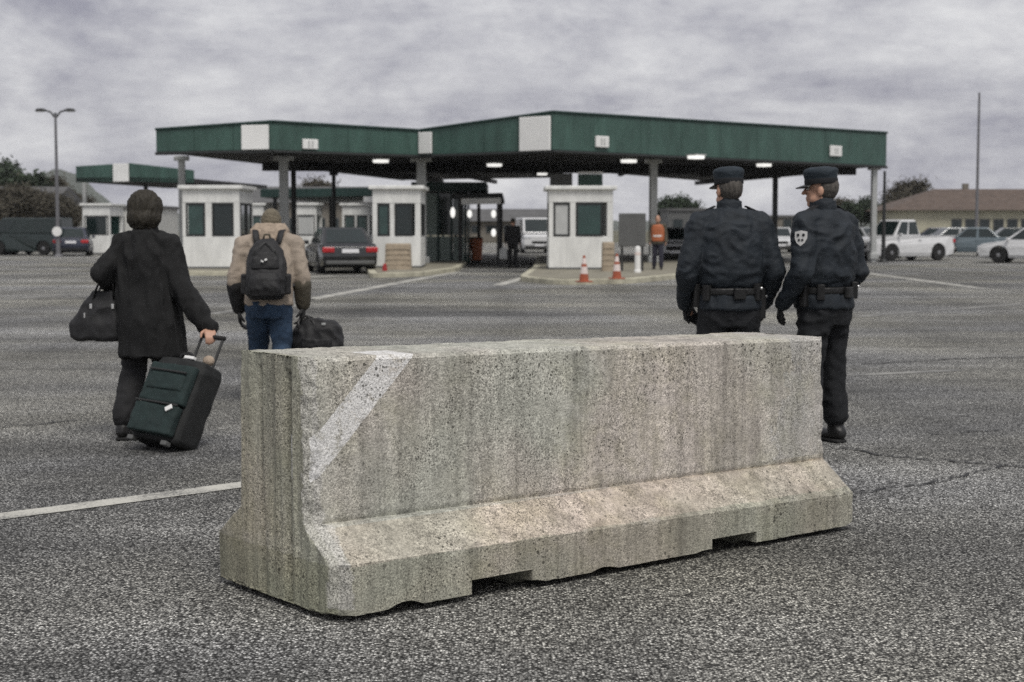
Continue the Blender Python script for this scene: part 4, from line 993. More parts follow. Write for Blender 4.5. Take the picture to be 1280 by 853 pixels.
# hills
def hills(name, Y, pts, depth):
    V = []; n = len(pts)
    for (px, z) in pts:
        x = (px - 640)/F*Y; V += [(x, Y, -1), (x, Y + depth*.5, z), (x*1.05, Y + depth, -1)]
    Fc = []
    for i in range(n - 1):
        for k in range(2): a = i*3 + k; Fc.append((a, a + 3, a + 4, a + 1))
    tag(MB().add(V, Fc).build(name, 'hill', smooth=True), kind='structure')
random.seed(3)
hills('hills', 820, [(px, (26*math.exp(-((px + 130)/95)**2) + 24*math.exp(-((px + 10)/60)**2) + 7 + 7*noise.noise(Vector((px*.011, 2.2, 0))) + 3*noise.noise(Vector((px*.05, 5.2, 0))))) for px in range(-420, 1720, 12)], 300)
# ------------------------------------------------------------------ thin winter haze
hm_ = bpy.data.materials.new('haze'); hm_.use_nodes = True; t = hm_.node_tree
t.nodes.remove(t.nodes['Principled BSDF']); pv_ = t.nodes.new('ShaderNodeVolumePrincipled'); pv_.inputs['Color'].default_value = (.86, .89, .93, 1); pv_.inputs['Density'].default_value = 0.00016; pv_.inputs['Anisotropy'].default_value = .2
t.links.new(pv_.outputs['Volume'], t.nodes['Material Output'].inputs['Volume']); MATS['haze'] = hm_
tag(MB().box((0, 680, 49), (3300, 1860, 101.2)).build('haze', 'haze'), kind='stuff')


# ================================================================== PEOPLE  (local axes: +y is where the person faces, z up)
def rotz(p, a, c=(0, 0)):
    x, y = p[0] - c[0], p[1] - c[1]; return Vector((c[0] + x*math.cos(a) - y*math.sin(a), c[1] + x*math.sin(a) + y*math.cos(a), p[2]))
def hand(mb, wrist, d, nrm, side, curl=0.5, s=1.0):
    """palm, four unequal bent fingers, thumb off the side of the palm; nrm points out of the palm"""
    d = Vector(d).normalized(); nrm = Vector(nrm); nrm = (nrm - d*nrm.dot(d)).normalized(); sd = d.cross(nrm).normalized()*side   # towards the thumb
    w_ = Vector(wrist)
    for k in (-1.0, -.35, .35, 1.0):
        mb.cap(w_ + sd*.016*k*s + d*.012*s, .017*s, w_ + sd*.030*k*s + d*.082*s, .0135*s, 10)
    for i, (k, ln) in enumerate(((1.0, .074), (.35, .082), (-.35, .076), (-1.0, .060))):
        p = w_ + sd*.030*k*s + d*.084*s; dd = d; r = .0098*s if i < 3 else .0085*s
        for j, part in enumerate((.45, .32, .25)):
            a = curl*(0.55 + .35*j); dd = (dd*math.cos(a) + nrm*math.sin(a)).normalized()
            nn = dd.cross(sd*side); nrm_l = nrm
            q = p + dd*ln*part*s; mb.cap(p, r, q, r*.93, 8); p = q; r *= .93
            # turn the bending axis with the finger
    p = w_ + sd*.024*s + d*.022*s; dd = (sd*.75 + d*.62 + nrm*.25).normalized()
    q = p + dd*.045*s; mb.cap(p, .0145*s, q, .0115*s, 10)
    dd = (d*.8 + sd*.2 + nrm*(.3 + .5*curl)).normalized(); mb.cap(q, .0115*s, q + dd*.032*s, .0095*s, 8)
def head_prims(mb, c, yaw, nod=0.0, s=1.0):
    M = Matrix.Rotation(yaw, 3, 'Z') @ Matrix.Rotation(-nod, 3, 'X')
    def T(x, y, z): return Vector(c) + M @ Vector((x, y, z))*s
    mb.ell(T(0, -.008, .02), (.076*s, .094*s, .098*s), M)            # skull
    mb.ell(T(0, .035, -.045), (.058*s, .058*s, .075*s), M)           # face
    mb.ell(T(0, .062, -.100), (.030*s, .028*s, .024*s), M)           # chin
    for k in (-1, 1):
        mb.ell(T(k*.052, .020, -.070), (.018*s, .045*s, .030*s), M)  # jaw
        mb.ell(T(k*.034, .068, -.022), (.022*s, .020*s, .018*s), M)  # cheekbone
        mb.ell(T(k*.078, -.006, -.020), (.011*s, .020*s, .033*s), M) # ear
    mb.cap(T(-.035, .078, .022), .012*s, T(.035, .078, .022), .012*s, 8)     # brow
    mb.cap(T(0, .088, .012), .009*s, T(0, .112, -.030), .0135*s, 8)          # nose
    mb.cap(T(-.020, .088, -.064), .0075*s, T(.020, .088, -.064), .0075*s, 8) # upper lip
    mb.cap(T(-.016, .085, -.076), .0080*s, T(.016, .085, -.076), .0080*s, 8) # lower lip
    return T, M
def eyes(e, T, s=1.0):
    for k in (-1, 1):
        o = MB().ell(T(k*.033, .078, -.002), (.0115*s,)*3).build('eye', 'patch_white', e, smooth=True)
        MB().ell(T(k*.033, .0865, -.002), (.0050*s,)*3).build('iris', 'hair_dark', o, smooth=True)
def body_prims(mb, J, s=1.0):
    """slim figure under the clothes; J holds joints"""
    hx = .09
    mb.loft([(J['pel'].x, J['pel'].y, J['pel'].z - .10, .13, .09), (J['pel'].x, J['pel'].y, J['pel'].z + .05, .14, .095)], 20)
    mb.cap(J['pel'], .125, J['chest'], .135, sq=((0, 1, 0), .72)); mb.cap(J['chest'], .13, J['neck0'], .07, sq=((0, 1, 0), .8))
    mb.cap(J['neck0'], .060, J['neck1'], .054)
    for k in ('l', 'r'):
        mb.cap(J['chest'].lerp(J['sh_' + k], .3), .065, J['sh_' + k], .050)
        mb.cap(J['sh_' + k], .055, J['el_' + k], .043); mb.cap(J['el_' + k], .042, J['wr_' + k], .028)
        mb.cap(J['hip_' + k], .085, J['kn_' + k], .056); mb.cap(J['kn_' + k], .055, J['an_' + k], .038)
        mb.cap(J['an_' + k] + Vector((0, -.02, -.035)), .034, J['toe_' + k], .028)
def VJ(**k): return {a: Vector(b) for a, b in k.items()}
def boots(e, J, m='leather', high=.24):
    for k in ('l', 'r'):
        mb = MB(); a = J['an_' + k]; t = J['toe_' + k]
        mb.cap(a + Vector((0, -.005, .02)), .052, a + (J['kn_' + k] - a).normalized()*high*.6, .058)
        mb.cap(Vector((a.x, a.y - .035, .055)), .046, Vector((t.x, t.y, .042)), .040, sq=((0, 0, 1), .9)); mb.cap(Vector((a.x, a.y - .03, .07)), .048, a, .05)
        b = soft('boot', mb, .009, m, e, 2, .003, 14, 1.0)
        sole = MB(); dv = Vector((t.x - a.x, t.y - a.y, 0)); an = math.atan2(dv.y, dv.x)
        c = Vector(((a.x + t.x)/2, (a.y + t.y)/2 - .005, 0.013)); sole.box(c, (dv.length + .13, .088, .026), an).build('sole', 'rubber', b, bevel=.02, seg=3)

def police(loc, yaw, head_yaw, label, seed, patch):
    e = empty('person', loc, yaw, label, 'person', 'police officers behind the barrier'); e.scale = (1.02, 1.02, 1.012) if not patch else (1.06, 1.06, 1.015)
    J = VJ(pel=(0, 0, .96), chest=(0, -.01, 1.30), neck0=(0, -.01, 1.49), neck1=(0, .012, 1.575), sh_l=(-.185, -.01, 1.445), sh_r=(.185, -.01, 1.445),
           el_l=(-.280, -.055, 1.13), el_r=(.280, -.055, 1.13), wr_l=(-.255, .12, .91), wr_r=(.255, .12, .91), hip_l=(-.095, 0, .92), hip_r=(.095, 0, .92),
           kn_l=(-.115, .015, .50), kn_r=(.115, .015, .50), an_l=(-.13, -.01, .10), an_r=(.13, -.01, .10), toe_l=(-.165, .15, .045), toe_r=(.165, .15, .045))
    hc = Vector((0, .022, 1.662))
    mb = MB(); body_prims(mb, J); T, M = head_prims(mb, hc, head_yaw)
    hand(mb, J['wr_l'], (.45, .55, -.55), (.6, -.5, -.2), 1, .55, .60); hand(mb, J['wr_r'], (-.45, .55, -.55), (-.6, -.5, -.2), -1, .55, .60)
    soft('body', mb, .0068, 'skin', e, 2); eyes(e, T)
    # hair: close-cropped cap of hair low on the skull
    h = MB(); h.ell(T(0, -.020, .012), (.079, .088, .100), M); hm = remeshed(h, .008, 1); folds(hm, .003, 40, seed); hm.materials.clear()
    bm = bmesh.new(); bm.from_mesh(hm); Mi = M.inverted()
    dele = [v for v in bm.verts if ((Mi @ (v.co - hc)).y > .045 or (Mi @ (v.co - hc)).z < -.072 or ((Mi @ (v.co - hc)).z < -.01 and (Mi @ (v.co - hc)).y > .01))]
    bmesh.ops.delete(bm, geom=dele, context='VERTS'); bm.to_mesh(hm); bm.free(); link('hair', hm, 'hair_grey', e, smooth=True)
    # jacket
    j = MB()
    j.loft([(0, 0, 1.035, .184, .138), (0, 0, 1.065, .206, .156), (0, -.004, 1.13, .222, .166), (0, -.008, 1.25, .222, .164), (0, -.012, 1.36, .216, .150), (0, -.012, 1.43, .205, .134), (0, -.008, 1.485, .150, .108), (0, -.004, 1.53, .092, .088)], 32, 2.3)
    for s in (-1, 1):
        k = 'l' if s < 0 else 'r'
        j.cap((s*.10, -.012, 1.455), .080, J['sh_' + k] + Vector((0, 0, -.012)), .078)
        j.cap(J['sh_' + k] + Vector((s*.012, 0, -.015)), .084, J['el_' + k], .070); j.cap(J['el_' + k], .072, J['wr_' + k] + (J['el_' + k] - J['wr_' + k]).normalized()*.02, .050)
    j.cap((0, -.004, 1.50), .082, (0, .004, 1.545), .074)
    jk = soft('jacket', j, .0095, 'navy', e, 3, .018, 8.0, seed, (1, 1, 1.25))
    c = MB(); c.loft([(0, .006, 1.515, .082, .088), (0, .010, 1.585, .078, .084)], 28); soft('collar', c, .009, 'navy', jk, 2, .004, 18, seed)
    sk = MB(); sk.loft([(0, -.012, .885, .192, .150), (0, -.012, .90, .203, .160), (0, -.008, .96, .200, .156), (0, -.004, 1.02, .190, .146)], 32, 2.3); soft('jacket_skirt', sk, .0095, 'navy', jk, 2, .012, 9, seed + 4, (1.4, 1.4, .6))
    wbm = MB(); wbm.loft([(0, 0, 1.025, .172, .130), (0, 0, 1.035, .180, .136), (0, 0, 1.075, .180, .136), (0, 0, 1.085, .172, .130)], 32, 2.3); soft('waistband', wbm, .010, 'navy', jk, 2, .004, 30, seed, (1, 1, .2))
    for s in (-1, 1):   # epaulettes and cuffs
        MB().box((s*.150, -.012, 1.528), (.115, .050, .010), M=Matrix.Rotation(s*R(24), 3, 'Y')).build('epaulette', 'navy_trouser', jk, bevel=.004)
        k = 'l' if s < 0 else 'r'; d = (J['wr_' + k] - J['el_' + k]).normalized(); cu = MB(); cu.cap(J['wr_' + k] - d*.075, .056, J['wr_' + k] - d*.02, .052); soft('cuff', cu, .010, 'navy', jk, 1, .003, 30, seed)
    # gloves over the hands
    g_ = MB(); hand(g_, J['wr_l'], (.45, .55, -.55), (.6, -.5, -.2), 1, .55, 1.12); g_.cap(J['wr_l'] - Vector((-.01, .02, -.04)), .040, J['wr_l'], .034); soft('glove', g_, .006, 'glove', e, 2)
    g_ = MB(); hand(g_, J['wr_r'], (-.45, .55, -.55), (-.6, -.5, -.2), -1, .55, 1.14); g_.cap(J['wr_r'] - Vector((.01, .02, -.04)), .036, J['wr_r'], .034); soft('glove', g_, .006, 'glove', e, 2)
    # trousers
    t = MB(); t.loft([(0, -.01, .78, .165, .125), (0, -.015, .90, .180, .142), (0, -.005, .98, .174, .132), (0, 0, 1.035, .168, .124)], 32, 2.3)
    for k in ('l', 'r'):
        t.cap(J['hip_' + k] + Vector((0, -.01, -.04)), .108, J['kn_' + k], .086); t.cap(J['kn_' + k], .086, J['an_' + k] + Vector((0, -.005, .08)), .078)
        t.cap(J['hip_' + k] + Vector((0, -.055, -.03)), .085, J['hip_' + k] + Vector((0, -.03, -.18)), .08)
    soft('trousers', t, .0095, 'navy_trouser', e, 3, .014, 7.5, seed + 2, (1, 1, 1.3))
    boots(e, J)
    # duty belt
    bl = MB(); bl.loft([(0, -.006, .985, .204, .160), (0, -.006, 1.030, .204, .160)], 40, 2.3); bt = soft('duty_belt', bl, .009, 'leather', e, 1)
    def pouch(a, w_, h_, th, z, m='leather', name='pouch', dot=True):
        x, y = .212*math.sin(a), -.006 - .166*math.cos(a); rz_ = a
        p = MB().loft([(0, 0, -h_/2, w_/2, th/2), (0, 0, h_/2, w_/2*1.03, th/2*1.05)], 20, 5); p.xf(Matrix.Translation((x, y, z)) @ Matrix.Rotation(rz_, 4, 'Z')); o = p.build(name, m, bt, bevel=.006)
        if dot:
            n = Vector((math.sin(a), -math.cos(a), 0)); MB().ell(Vector((x, y, z + h_*.22)) + n*(th/2 + .004), (.010, .010, .010)).build('snap', 'metal_bright', o, smooth=True)
    pouch(R(48), .055, .11, .045, 1.005); pouch(R(8), .08, .07, .035, .995, dot=False); pouch(R(-52), .05, .10, .045, 1.0, dot=False)
    pouch(R(88), .06, .20, .05, .93, name='holster'); pouch(R(-86), .05, .15, .05, .98, name='radio', dot=False)
    # peaked cap
    cp = MB(); cp.lathe([(.088, .030), (.0955, .034), (.0965, .066), (.104, .090), (.107, .114), (.095, .134), (.055, .144), (.012, .146)], n=32)
    cm = Matrix.Translation(hc) @ Matrix.Rotation(head_yaw, 4, 'Z') @ Matrix.Rotation(R(-4), 4, 'X') @ Matrix.Diagonal((.915, 1.04, .97, 1.0)); cp.xf(cm)
    cap = soft('cap', cp, .008, 'cap_navy', e, 2, .004, 16, seed)
    bnd = MB(); bnd.lathe([(.0985, .030), (.0995, .033), (.0995, .062), (.0985, .065)], n=36); bnd.xf(cm); bnd.build('cap_band', 'navy_trouser', cap, smooth=True)
    pk = MB(); rings = []
    pv = []; pf = []
    for i in range(13):
        a = R(-62 + 124*i/12)
        for (r, z) in ((.092, .036), (.092 + .062*math.cos(a*.95), .016), (.092 + .062*math.cos(a*.95), .011), (.092, .029)):
            pv.append((r*math.sin(a), r*math.cos(a), z))
    for i in range(12):
        for k in range(4): pf.append((i*4 + k, i*4 + (k + 1) % 4, i*4 + 4 + (k + 1) % 4, i*4 + 4 + k))
    pf += [(0, 1, 2, 3), (51, 50, 49, 48)]
    pk.add(pv, pf).xf(cm); pk.build('peak', 'leather', cap, smooth=True)
    if patch:   # white shield patch on the left sleeve
        a, b = J['sh_l'], J['el_l']; ctr = a.lerp(b, .36); n = Vector((-.93, -.34, .15)).normalized(); ax = (a - b).normalized(); ax = (ax - n*ax.dot(n)).normalized(); sx = ax.cross(n).normalized()
        base = ctr + n*.083; SH = .82
        out = [(x_*.76, y_*.76) for (x_, y_) in ((-.050, .052), (0, .062), (.050, .052), (.050, -.005), (.032, -.042), (0, -.070), (-.032, -.042), (-.050, -.005))]
        def shield(nm, pts, off, m, par):
            vs = []
            for lev in (0, .006):
                for (x, y) in pts: vs.append(base + sx*x + ax*y + n*(off + lev - 4.2*x*x - 1.0*y*y*0.6))
            k = len(pts); fs = [tuple(range(k, 2*k)), tuple(range(k - 1, -1, -1))] + [(i, (i + 1) % k, k + (i + 1) % k, k + i) for i in range(k)]
            return MB().add(vs, fs).build(nm, m, par)
        ptch = shield('sleeve_patch', out, .008, 'patch_white', jk)
        def spot(cx, cy, r): return [(cx + r*math.cos(2*math.pi*i/8), cy + r*1.1*math.sin(2*math.pi*i/8)) for i in range(8)]
        for (cx, cy, r) in ((-.017, .018, .009), (.017, .018, .009), (-.010, -.014, .007), (.011, -.014, .007)): shield('patch_mark', spot(cx, cy, r), .0105, 'navy_trouser', ptch)
    return e
gL = G(909, 558); gR = G(1026, 555)
police((gL.x, gL.y, 0), R(6), R(14), 'police officer in navy jacket and cap, back turned, left of the pair', 1.0, False)
police((gR.x, gR.y, 0), R(42), R(28), 'police officer with white shield sleeve patch, looking left, right of the pair', 2.0, True)

# ------------------------------------------------------------------ trolley suitcase
# trolley suitcase: local z runs along the case, wheels at its bottom edge
gS = G(186, 565)
sc_e = empty('trolley_suitcase', (gS.x, gS.y, 0.0), 0, 'dark green and black wheeled suitcase tilted on its wheels behind the black coat', 'suitcase')
sc_e.rotation_euler = Euler((R(-27), R(4), R(-30)), 'XYZ')
sc_e.location.z = .062; sc_e.scale = (1.07, 1.07, 1.05)
SC_M = Matrix.Translation(sc_e.location) @ sc_e.rotation_euler.to_matrix().to_4x4() @ Matrix.Diagonal((1.07, 1.07, 1.05, 1))
cw, cdp, ch = .385, .235, .575
m_ = MB(); m_.loft([(0, .12, .02, cw/2*.93, cdp/2*.90), (0, .12, .05, cw/2, cdp/2), (0, .12, ch - .06, cw/2, cdp/2), (0, .12, ch - .01, cw/2*.94, cdp/2*.88)], 40, 7)
sh = remeshed(m_, .009, 3); folds(sh, .007, 7, 2); sh.materials.clear(); shell = link('case_shell', sh, 'case_black', sc_e, smooth=True)
m_ = MB(); m_.loft([(0, -.012, .25, cw/2*.90, .034), (0, -.012, ch - .07, cw/2*.90, .034)], 40, 6); soft('front_panel', m_, .008, 'case_green', sc_e, 3, .006, 9, 3)
m_ = MB(); m_.loft([(0, -.026, .05, cw/2*.88, .036), (0, -.026, .235, cw/2*.90, .036)], 40, 6); soft('front_pocket', m_, .008, 'case_green', sc_e, 3, .007, 9, 5)
m_ = MB(); m_.loft([(0, -.034, .33, cw/2*.72, .022), (0, -.034, .445, cw/2*.72, .022)], 40, 6); soft('upper_pocket', m_, .008, 'case_green', sc_e, 3, .004, 12, 6)
MB().tube([(-cw/2*.74, -.058, .452), (0, -.060, .452), (cw/2*.74, -.058, .452)], .007, 6).build('zip', 'dark_steel', sc_e)
MB().tube([(-cw/2*.86, -.060, .242), (0, -.064, .242), (cw/2*.86, -.060, .242)], .007, 6).build('zip', 'dark_steel', sc_e)
MB().box((.115, -.068, .215), (.050, .012, .030), M=Matrix.Rotation(R(-35), 3, 'Y')).build('luggage_tag', 'sign_white', sc_e, bevel=.004)
MB().box((.03, .05, ch + .010), (.075, .03, .02)).build('top_label', 'sign_white', sc_e, bevel=.004)
MB().ell((.115, .12, ch + .03), (.04, .03, .035)).build('tag_pouch', 'wool_tan', sc_e, smooth=True)
MB().tube([(-.05, .06, ch - .01), (-.05, .06, ch + .03), (.0, .06, ch + .042), (.05, .06, ch + .03), (.05, .06, ch - .01)], .011, 8).build('carry_handle', 'leather', sc_e, smooth=True)
for s in (-1, 1):
    MB().tube([(s*.085, .21, .10), (s*.085, .21, ch + .215)], .009, 8).build('telescopic_rod', 'dark_steel', sc_e)
    M4 = Matrix.Translation((s*(cw/2 - .045), .215, .0)) @ Matrix.Rotation(math.pi/2, 4, 'Y')
    wh = MB().lathe([(.020, -.018), (.042, -.018), (.048, -.008), (.048, .008), (.042, .018), (.020, .018)], n=20).xf(M4).build('wheel', 'rubber', sc_e)
    MB().box((s*(cw/2 - .045), .215, .045), (.065, .07, .06)).build('wheel_housing', 'trim_dark', wh, bevel=.008)
    MB().box((s*(cw/2 - .06), -.005, .008), (.045, .05, .03)).build('foot', 'panel_grey', sc_e, bevel=.006)
MB().tube([(-.095, .21, ch + .22), (.095, .21, ch + .22)], .015, 10).build('grip', 'rubber', sc_e, smooth=True)

# ------------------------------------------------------------------ woman with trolley case
gW = G(187, 547)
S = .985
wm = empty('person', (gW.x, gW.y, 0), R(-4), 'person in long black coat with dark brown hair pulling a trolley suitcase', 'person')
J = VJ(pel=(0, 0, .90), chest=(0, .0, 1.22), neck0=(-.005, .0, 1.38), neck1=(-.005, .02, 1.46), sh_l=(-.150, -.01, 1.315), sh_r=(.150, -.01, 1.315),
       el_l=(-.285, -.06, 1.12), el_r=(.235, -.05, 1.04), wr_l=(-.255, .13, 1.02), wr_r=(.315, -.11, .815), hip_l=(-.085, 0, .86), hip_r=(.085, 0, .86),
       kn_l=(-.095, -.01, .47), kn_r=(.09, .10, .49), an_l=(-.135, -.13, .13), an_r=(.09, .16, .09), toe_l=(-.145, .0, .05), toe_r=(.10, .30, .045))
grip = rotz(SC_M @ Vector((0, .21, ch + .22)) - Vector((gW.x, gW.y, 0)), R(4)); J['wr_r'] = grip + Vector((-.040, .070, .055))
mb = MB(); body_prims(mb, J); hcW = Vector((-.012, .035, 1.535)); T, M = head_prims(mb, hcW, R(4), R(8), .95)
hand(mb, J['wr_r'], (.25, -.80, -.35), (-.1, .35, -1), -1, .95, .95); hand(mb, J['wr_l'], (.25, .95, .1), (.8, -.2, -.3), 1, .8, .9)
soft('body', mb, .0068, 'skin', wm, 2); eyes(wm, T, .95)
h = MB(); h.ell(T(0, -.020, .034), (.118, .130, .120), M); h.ell(T(0, -.045, -.045), (.114, .104, .098), M); h.ell(T(0, -.05, -.095), (.082, .070, .060), M)
hm = remeshed(h, .007, 14); folds(hm, .012, 14, 3, (1.8, 1.8, .35)); folds(hm, .006, 50, 5, (1.5, 1.5, .2)); hm.materials.clear()
bm = bmesh.new(); bm.from_mesh(hm); Mi = M.inverted()
bmesh.ops.delete(bm, geom=[v for v in bm.verts if (Mi @ (v.co - hcW)).y > .055 and (Mi @ (v.co - hcW)).z < .055], context='VERTS'); bm.to_mesh(hm); bm.free(); link('hair', hm, 'hair_dark', wm, smooth=True)
c = MB(); c.loft([(.03, 0, .56, .222, .205), (.028, 0, .66, .222, .200), (.02, -.004, .80, .216, .190), (.01, -.004, .95, .208, .176), (0, -.006, 1.08, .200, .156), (0, -.008, 1.18, .190, .148), (0, -.010, 1.27, .166, .132), (0, -.006, 1.35, .118, .108), (0, -.002, 1.41, .088, .092)], 34, 2.1)
for s, kk in ((-1, 'l'), (1, 'r')):
    c.cap((s*.07, -.01, 1.345), .072, J['sh_' + kk], .072); c.cap(J['sh_' + kk] + Vector((s*.012, 0, -.012)), .082, J['el_' + kk], .074)
    c.cap(J['el_' + kk], .075, J['wr_' + kk] - (J['wr_' + kk] - J['el_' + kk]).normalized()*.015, .062)
ct = soft('long_coat', c, .0105, 'black_coat', wm, 3, .030, 6.5, 6, (1.5, 1.5, .5))
cl = MB(); cl.loft([(-.004, .0, 1.375, .095, .098), (-.006, .01, 1.435, .082, .088), (-.006, .012, 1.470, .086, .090)], 28); soft('coat_collar', cl, .009, 'black_coat', ct, 2, .005, 16, 2)
t = MB()
for kk in ('l', 'r'): t.cap(J['hip_' + kk], .105, J['kn_' + kk], .085); t.cap(J['kn_' + kk], .084, J['an_' + kk] + Vector((0, 0, .03)), .080)
soft('trousers', t, .010, 'black_cloth', wm, 3, .012, 8, 3, (1, 1, 1.2)); boots(wm, J, high=.16)
# handbag in the crook of her left arm
hb = empty('handbag', Vector((gW.x, gW.y, 0)) + Vector((-.345, .02, 0)), R(-8), 'soft black handbag with two strap handles on the arm of the black coat', 'bag')
m_ = MB(); m_.loft([(0, 0, .665, .165, .075), (0, 0, .69, .195, .092), (0, 0, .78, .190, .088), (.03, 0, .90, .140, .062), (.05, 0, .97, .100, .034), (.055, 0, 1.0, .085, .022)], 30, 2.8)
hbm = remeshed(m_, .0085, 4); folds(hbm, .016, 8, 9, (1, 1, .8)); hbm.materials.clear(); hbb = link('bag_body', hbm, 'bag_black', hb, smooth=True)
for y_ in (-.035, .035):
    MB().tube([(-.02, y_*1.3, .90), (.0, y_, 1.00), (.04, y_*.7, 1.085), (.085, y_*.5, 1.12), (.125, y_*.7, 1.075), (.135, y_*1.2, .95)], .011, 8, .6).build('strap', 'leather', hb, smooth=True)
    for x in (-.02, .135): MB().box((x, y_*1.75, .90), (.020, .012, .034)).build('buckle', 'metal_bright', hbb, bevel=.003)
for y_ in (-.075,): MB().box((-.06, y_, .83), (.010, .014, .05)).build('zip_pull', 'metal_bright', hbb, bevel=.003)

# ------------------------------------------------------------------ man with backpack
gM = G(338, 503)
mn = empty('person', (gM.x, gM.y, 0), R(3), 'person in tan jacket with black backpack, head bowed, behind the barrier', 'person')
J = VJ(pel=(0, -.04, .86), chest=(0, .05, 1.16), neck0=(0, .13, 1.34), neck1=(.0, .20, 1.40), sh_l=(-.205, .06, 1.30), sh_r=(.205, .06, 1.30),
       el_l=(-.275, .0, 1.01), el_r=(.265, .0, 1.02), wr_l=(-.255, .08, .76), wr_r=(.270, .06, .79), hip_l=(-.09, -.04, .83), hip_r=(.09, -.04, .83),
       kn_l=(-.10, .10, .47), kn_r=(.10, -.02, .46), an_l=(-.10, .12, .09), an_r=(.11, -.22, .13), toe_l=(-.12, .26, .045), toe_r=(.12, -.08, .05))
hcM = Vector((0, .24, 1.462))
mb = MB(); body_prims(mb, J); T, M = head_prims(mb, hcM, R(-4), R(22), .98)
hand(mb, J['wr_l'], (.05, .15, -1), (1, .1, 0), 1, .6, .60); hand(mb, J['wr_r'], (-.02, .05, -1), (-1, .1, 0), -1, 1.0, .60)
soft('body', mb, .0068, 'skin', mn, 2); eyes(mn, T)
h = MB(); h.ell(T(0, -.016, .020), (.084, .100, .106), M); h.ell(T(0, -.05, -.04), (.07, .05, .06), M); hm = remeshed(h, .008, 1); folds(hm, .006, 26, 3); hm.materials.clear()
bm = bmesh.new(); bm.from_mesh(hm); Mi = M.inverted(); bmesh.ops.delete(bm, geom=[v for v in bm.verts if (Mi @ (v.co - hcM)).y > .05 and (Mi @ (v.co - hcM)).z < .05], context='VERTS'); bm.to_mesh(hm); bm.free(); link('hair', hm, 'knit_brown', mn, smooth=True)
j = MB(); j.loft([(0, -.04, .80, .198, .155), (0, -.03, .92, .198, .155), (0, .01, 1.06, .203, .155), (0, .05, 1.18, .206, .150), (0, .075, 1.28, .195, .130), (0, .10, 1.345, .140, .110), (0, .12, 1.39, .09, .095)], 34, 2.3)
for s, kk in ((-1, 'l'), (1, 'r')):
    j.cap((s*.10, .075, 1.315), .078, J['sh_' + kk], .074); j.cap(J['sh_' + kk] + Vector((s*.004, 0, -.01)), .078, J['el_' + kk], .068); j.cap(J['el_' + kk], .068, J['wr_' + kk] + Vector((0, 0, .03)), .052)
jk = soft('jacket', j, .0105, 'khaki', mn, 3, .016, 7.5, 12, (1, 1, 1.2))
c = MB(); c.loft([(0, .09, 1.33, .165, .125), (0, .115, 1.41, .160, .122), (0, .135, 1.465, .120, .095)], 28); c.cap((-.09, .05, 1.375), .055, (.09, .05, 1.375), .055); soft('hood', c, .010, 'wool_tan', jk, 3, .010, 12, 4)
for s, kk in ((-1, 'l'), (1, 'r')):
    d = (J['wr_' + kk] - J['el_' + kk]).normalized(); cu = MB(); cu.cap(J['el_' + kk] + d*.05, .078, J['wr_' + kk] + Vector((0, 0, .02)), .062); soft('lower_sleeve', cu, .010, 'black_cloth' if s < 0 else 'khaki_dark', jk, 2, .005, 12, 5)
for (kk, dd, nn, sd, cr) in (('l', (.05, .15, -1), (1, .1, 0), 1, .6), ('r', (-.02, .05, -1), (-1, .1, 0), -1, 1.0)):
    g_ = MB(); hand(g_, J['wr_' + kk], dd, nn, sd, cr, 1.15); g_.cap(J['wr_' + kk] + Vector((0, 0, .05)), .04, J['wr_' + kk], .036); soft('glove', g_, .0065, 'glove', mn, 2)
t = MB(); t.loft([(0, -.045, .70, .165, .13), (0, -.05, .80, .180, .145), (0, -.045, .90, .175, .135)], 30, 2.3)
for kk in ('l', 'r'): t.cap(J['hip_' + kk] + Vector((0, 0, -.03)), .105, J['kn_' + kk], .084); t.cap(J['kn_' + kk], .084, J['an_' + kk] + Vector((0, 0, .05)), .076)
soft('jeans', t, .010, 'denim', mn, 3, .012, 8, 7, (1, 1, 1.3)); boots(mn, J)
bp = empty('backpack', Vector((gM.x, gM.y, 0)), R(3), 'black backpack with small white emblem on the tan jacket', 'backpack')
m_ = MB(); m_.loft([(0, -.235, .855, .130, .070), (0, -.250, .90, .165, .100), (0, -.235, 1.03, .170, .108), (0, -.205, 1.15, .158, .100), (0, -.175, 1.25, .130, .084), (0, -.15, 1.32, .085, .060), (0, -.14, 1.345, .045, .035)], 34, 2.7)
bpm = remeshed(m_, .009, 3); folds(bpm, .012, 9, 3); bpm.materials.clear(); bpb = link('main_pack', bpm, 'bag_black', bp, smooth=True)
m_ = MB(); m_.loft([(0, -.335, .885, .110, .045), (0, -.345, .95, .128, .050), (0, -.335, 1.03, .122, .046), (0, -.318, 1.075, .09, .035)], 30, 3); soft('front_pocket', m_, .009, 'bag_black', bp, 3, .008, 12, 5)
m_ = MB(); m_.loft([(0, -.300, 1.10, .115, .030), (0, -.285, 1.18, .108, .030), (0, -.262, 1.24, .08, .026)], 30, 3); soft('upper_pocket', m_, .009, 'bag_black', bp, 2, .006, 12, 6)
for s in (-1, 1):
    m_ = MB(); m_.loft([(s*.168, -.22, .90, .030, .06), (s*.172, -.22, 1.06, .028, .055)], 20, 3); soft('side_pocket', m_, .009, 'bag_black', bp, 2, .006, 12, 7)
    MB().tube([(s*.085, -.09, 1.30), (s*.105, .0, 1.405), (s*.115, .09, 1.415), (s*.125, .19, 1.33), (s*.14, .22, 1.20), (s*.17, .15, 1.05), (s*.19, -.06, .95)], .026, 10, .35).build('shoulder_strap', 'bag_black', bp, smooth=True)
MB().box((-.018, -.333, 1.165), (.022, .010, .012), M=Matrix.Rotation(R(30), 3, 'Y')).build('emblem', 'sign_white', bpb); MB().box((.010, -.331, 1.178), (.020, .010, .016), M=Matrix.Rotation(R(-20), 3, 'Y')).build('emblem', 'sign_white', bpb)
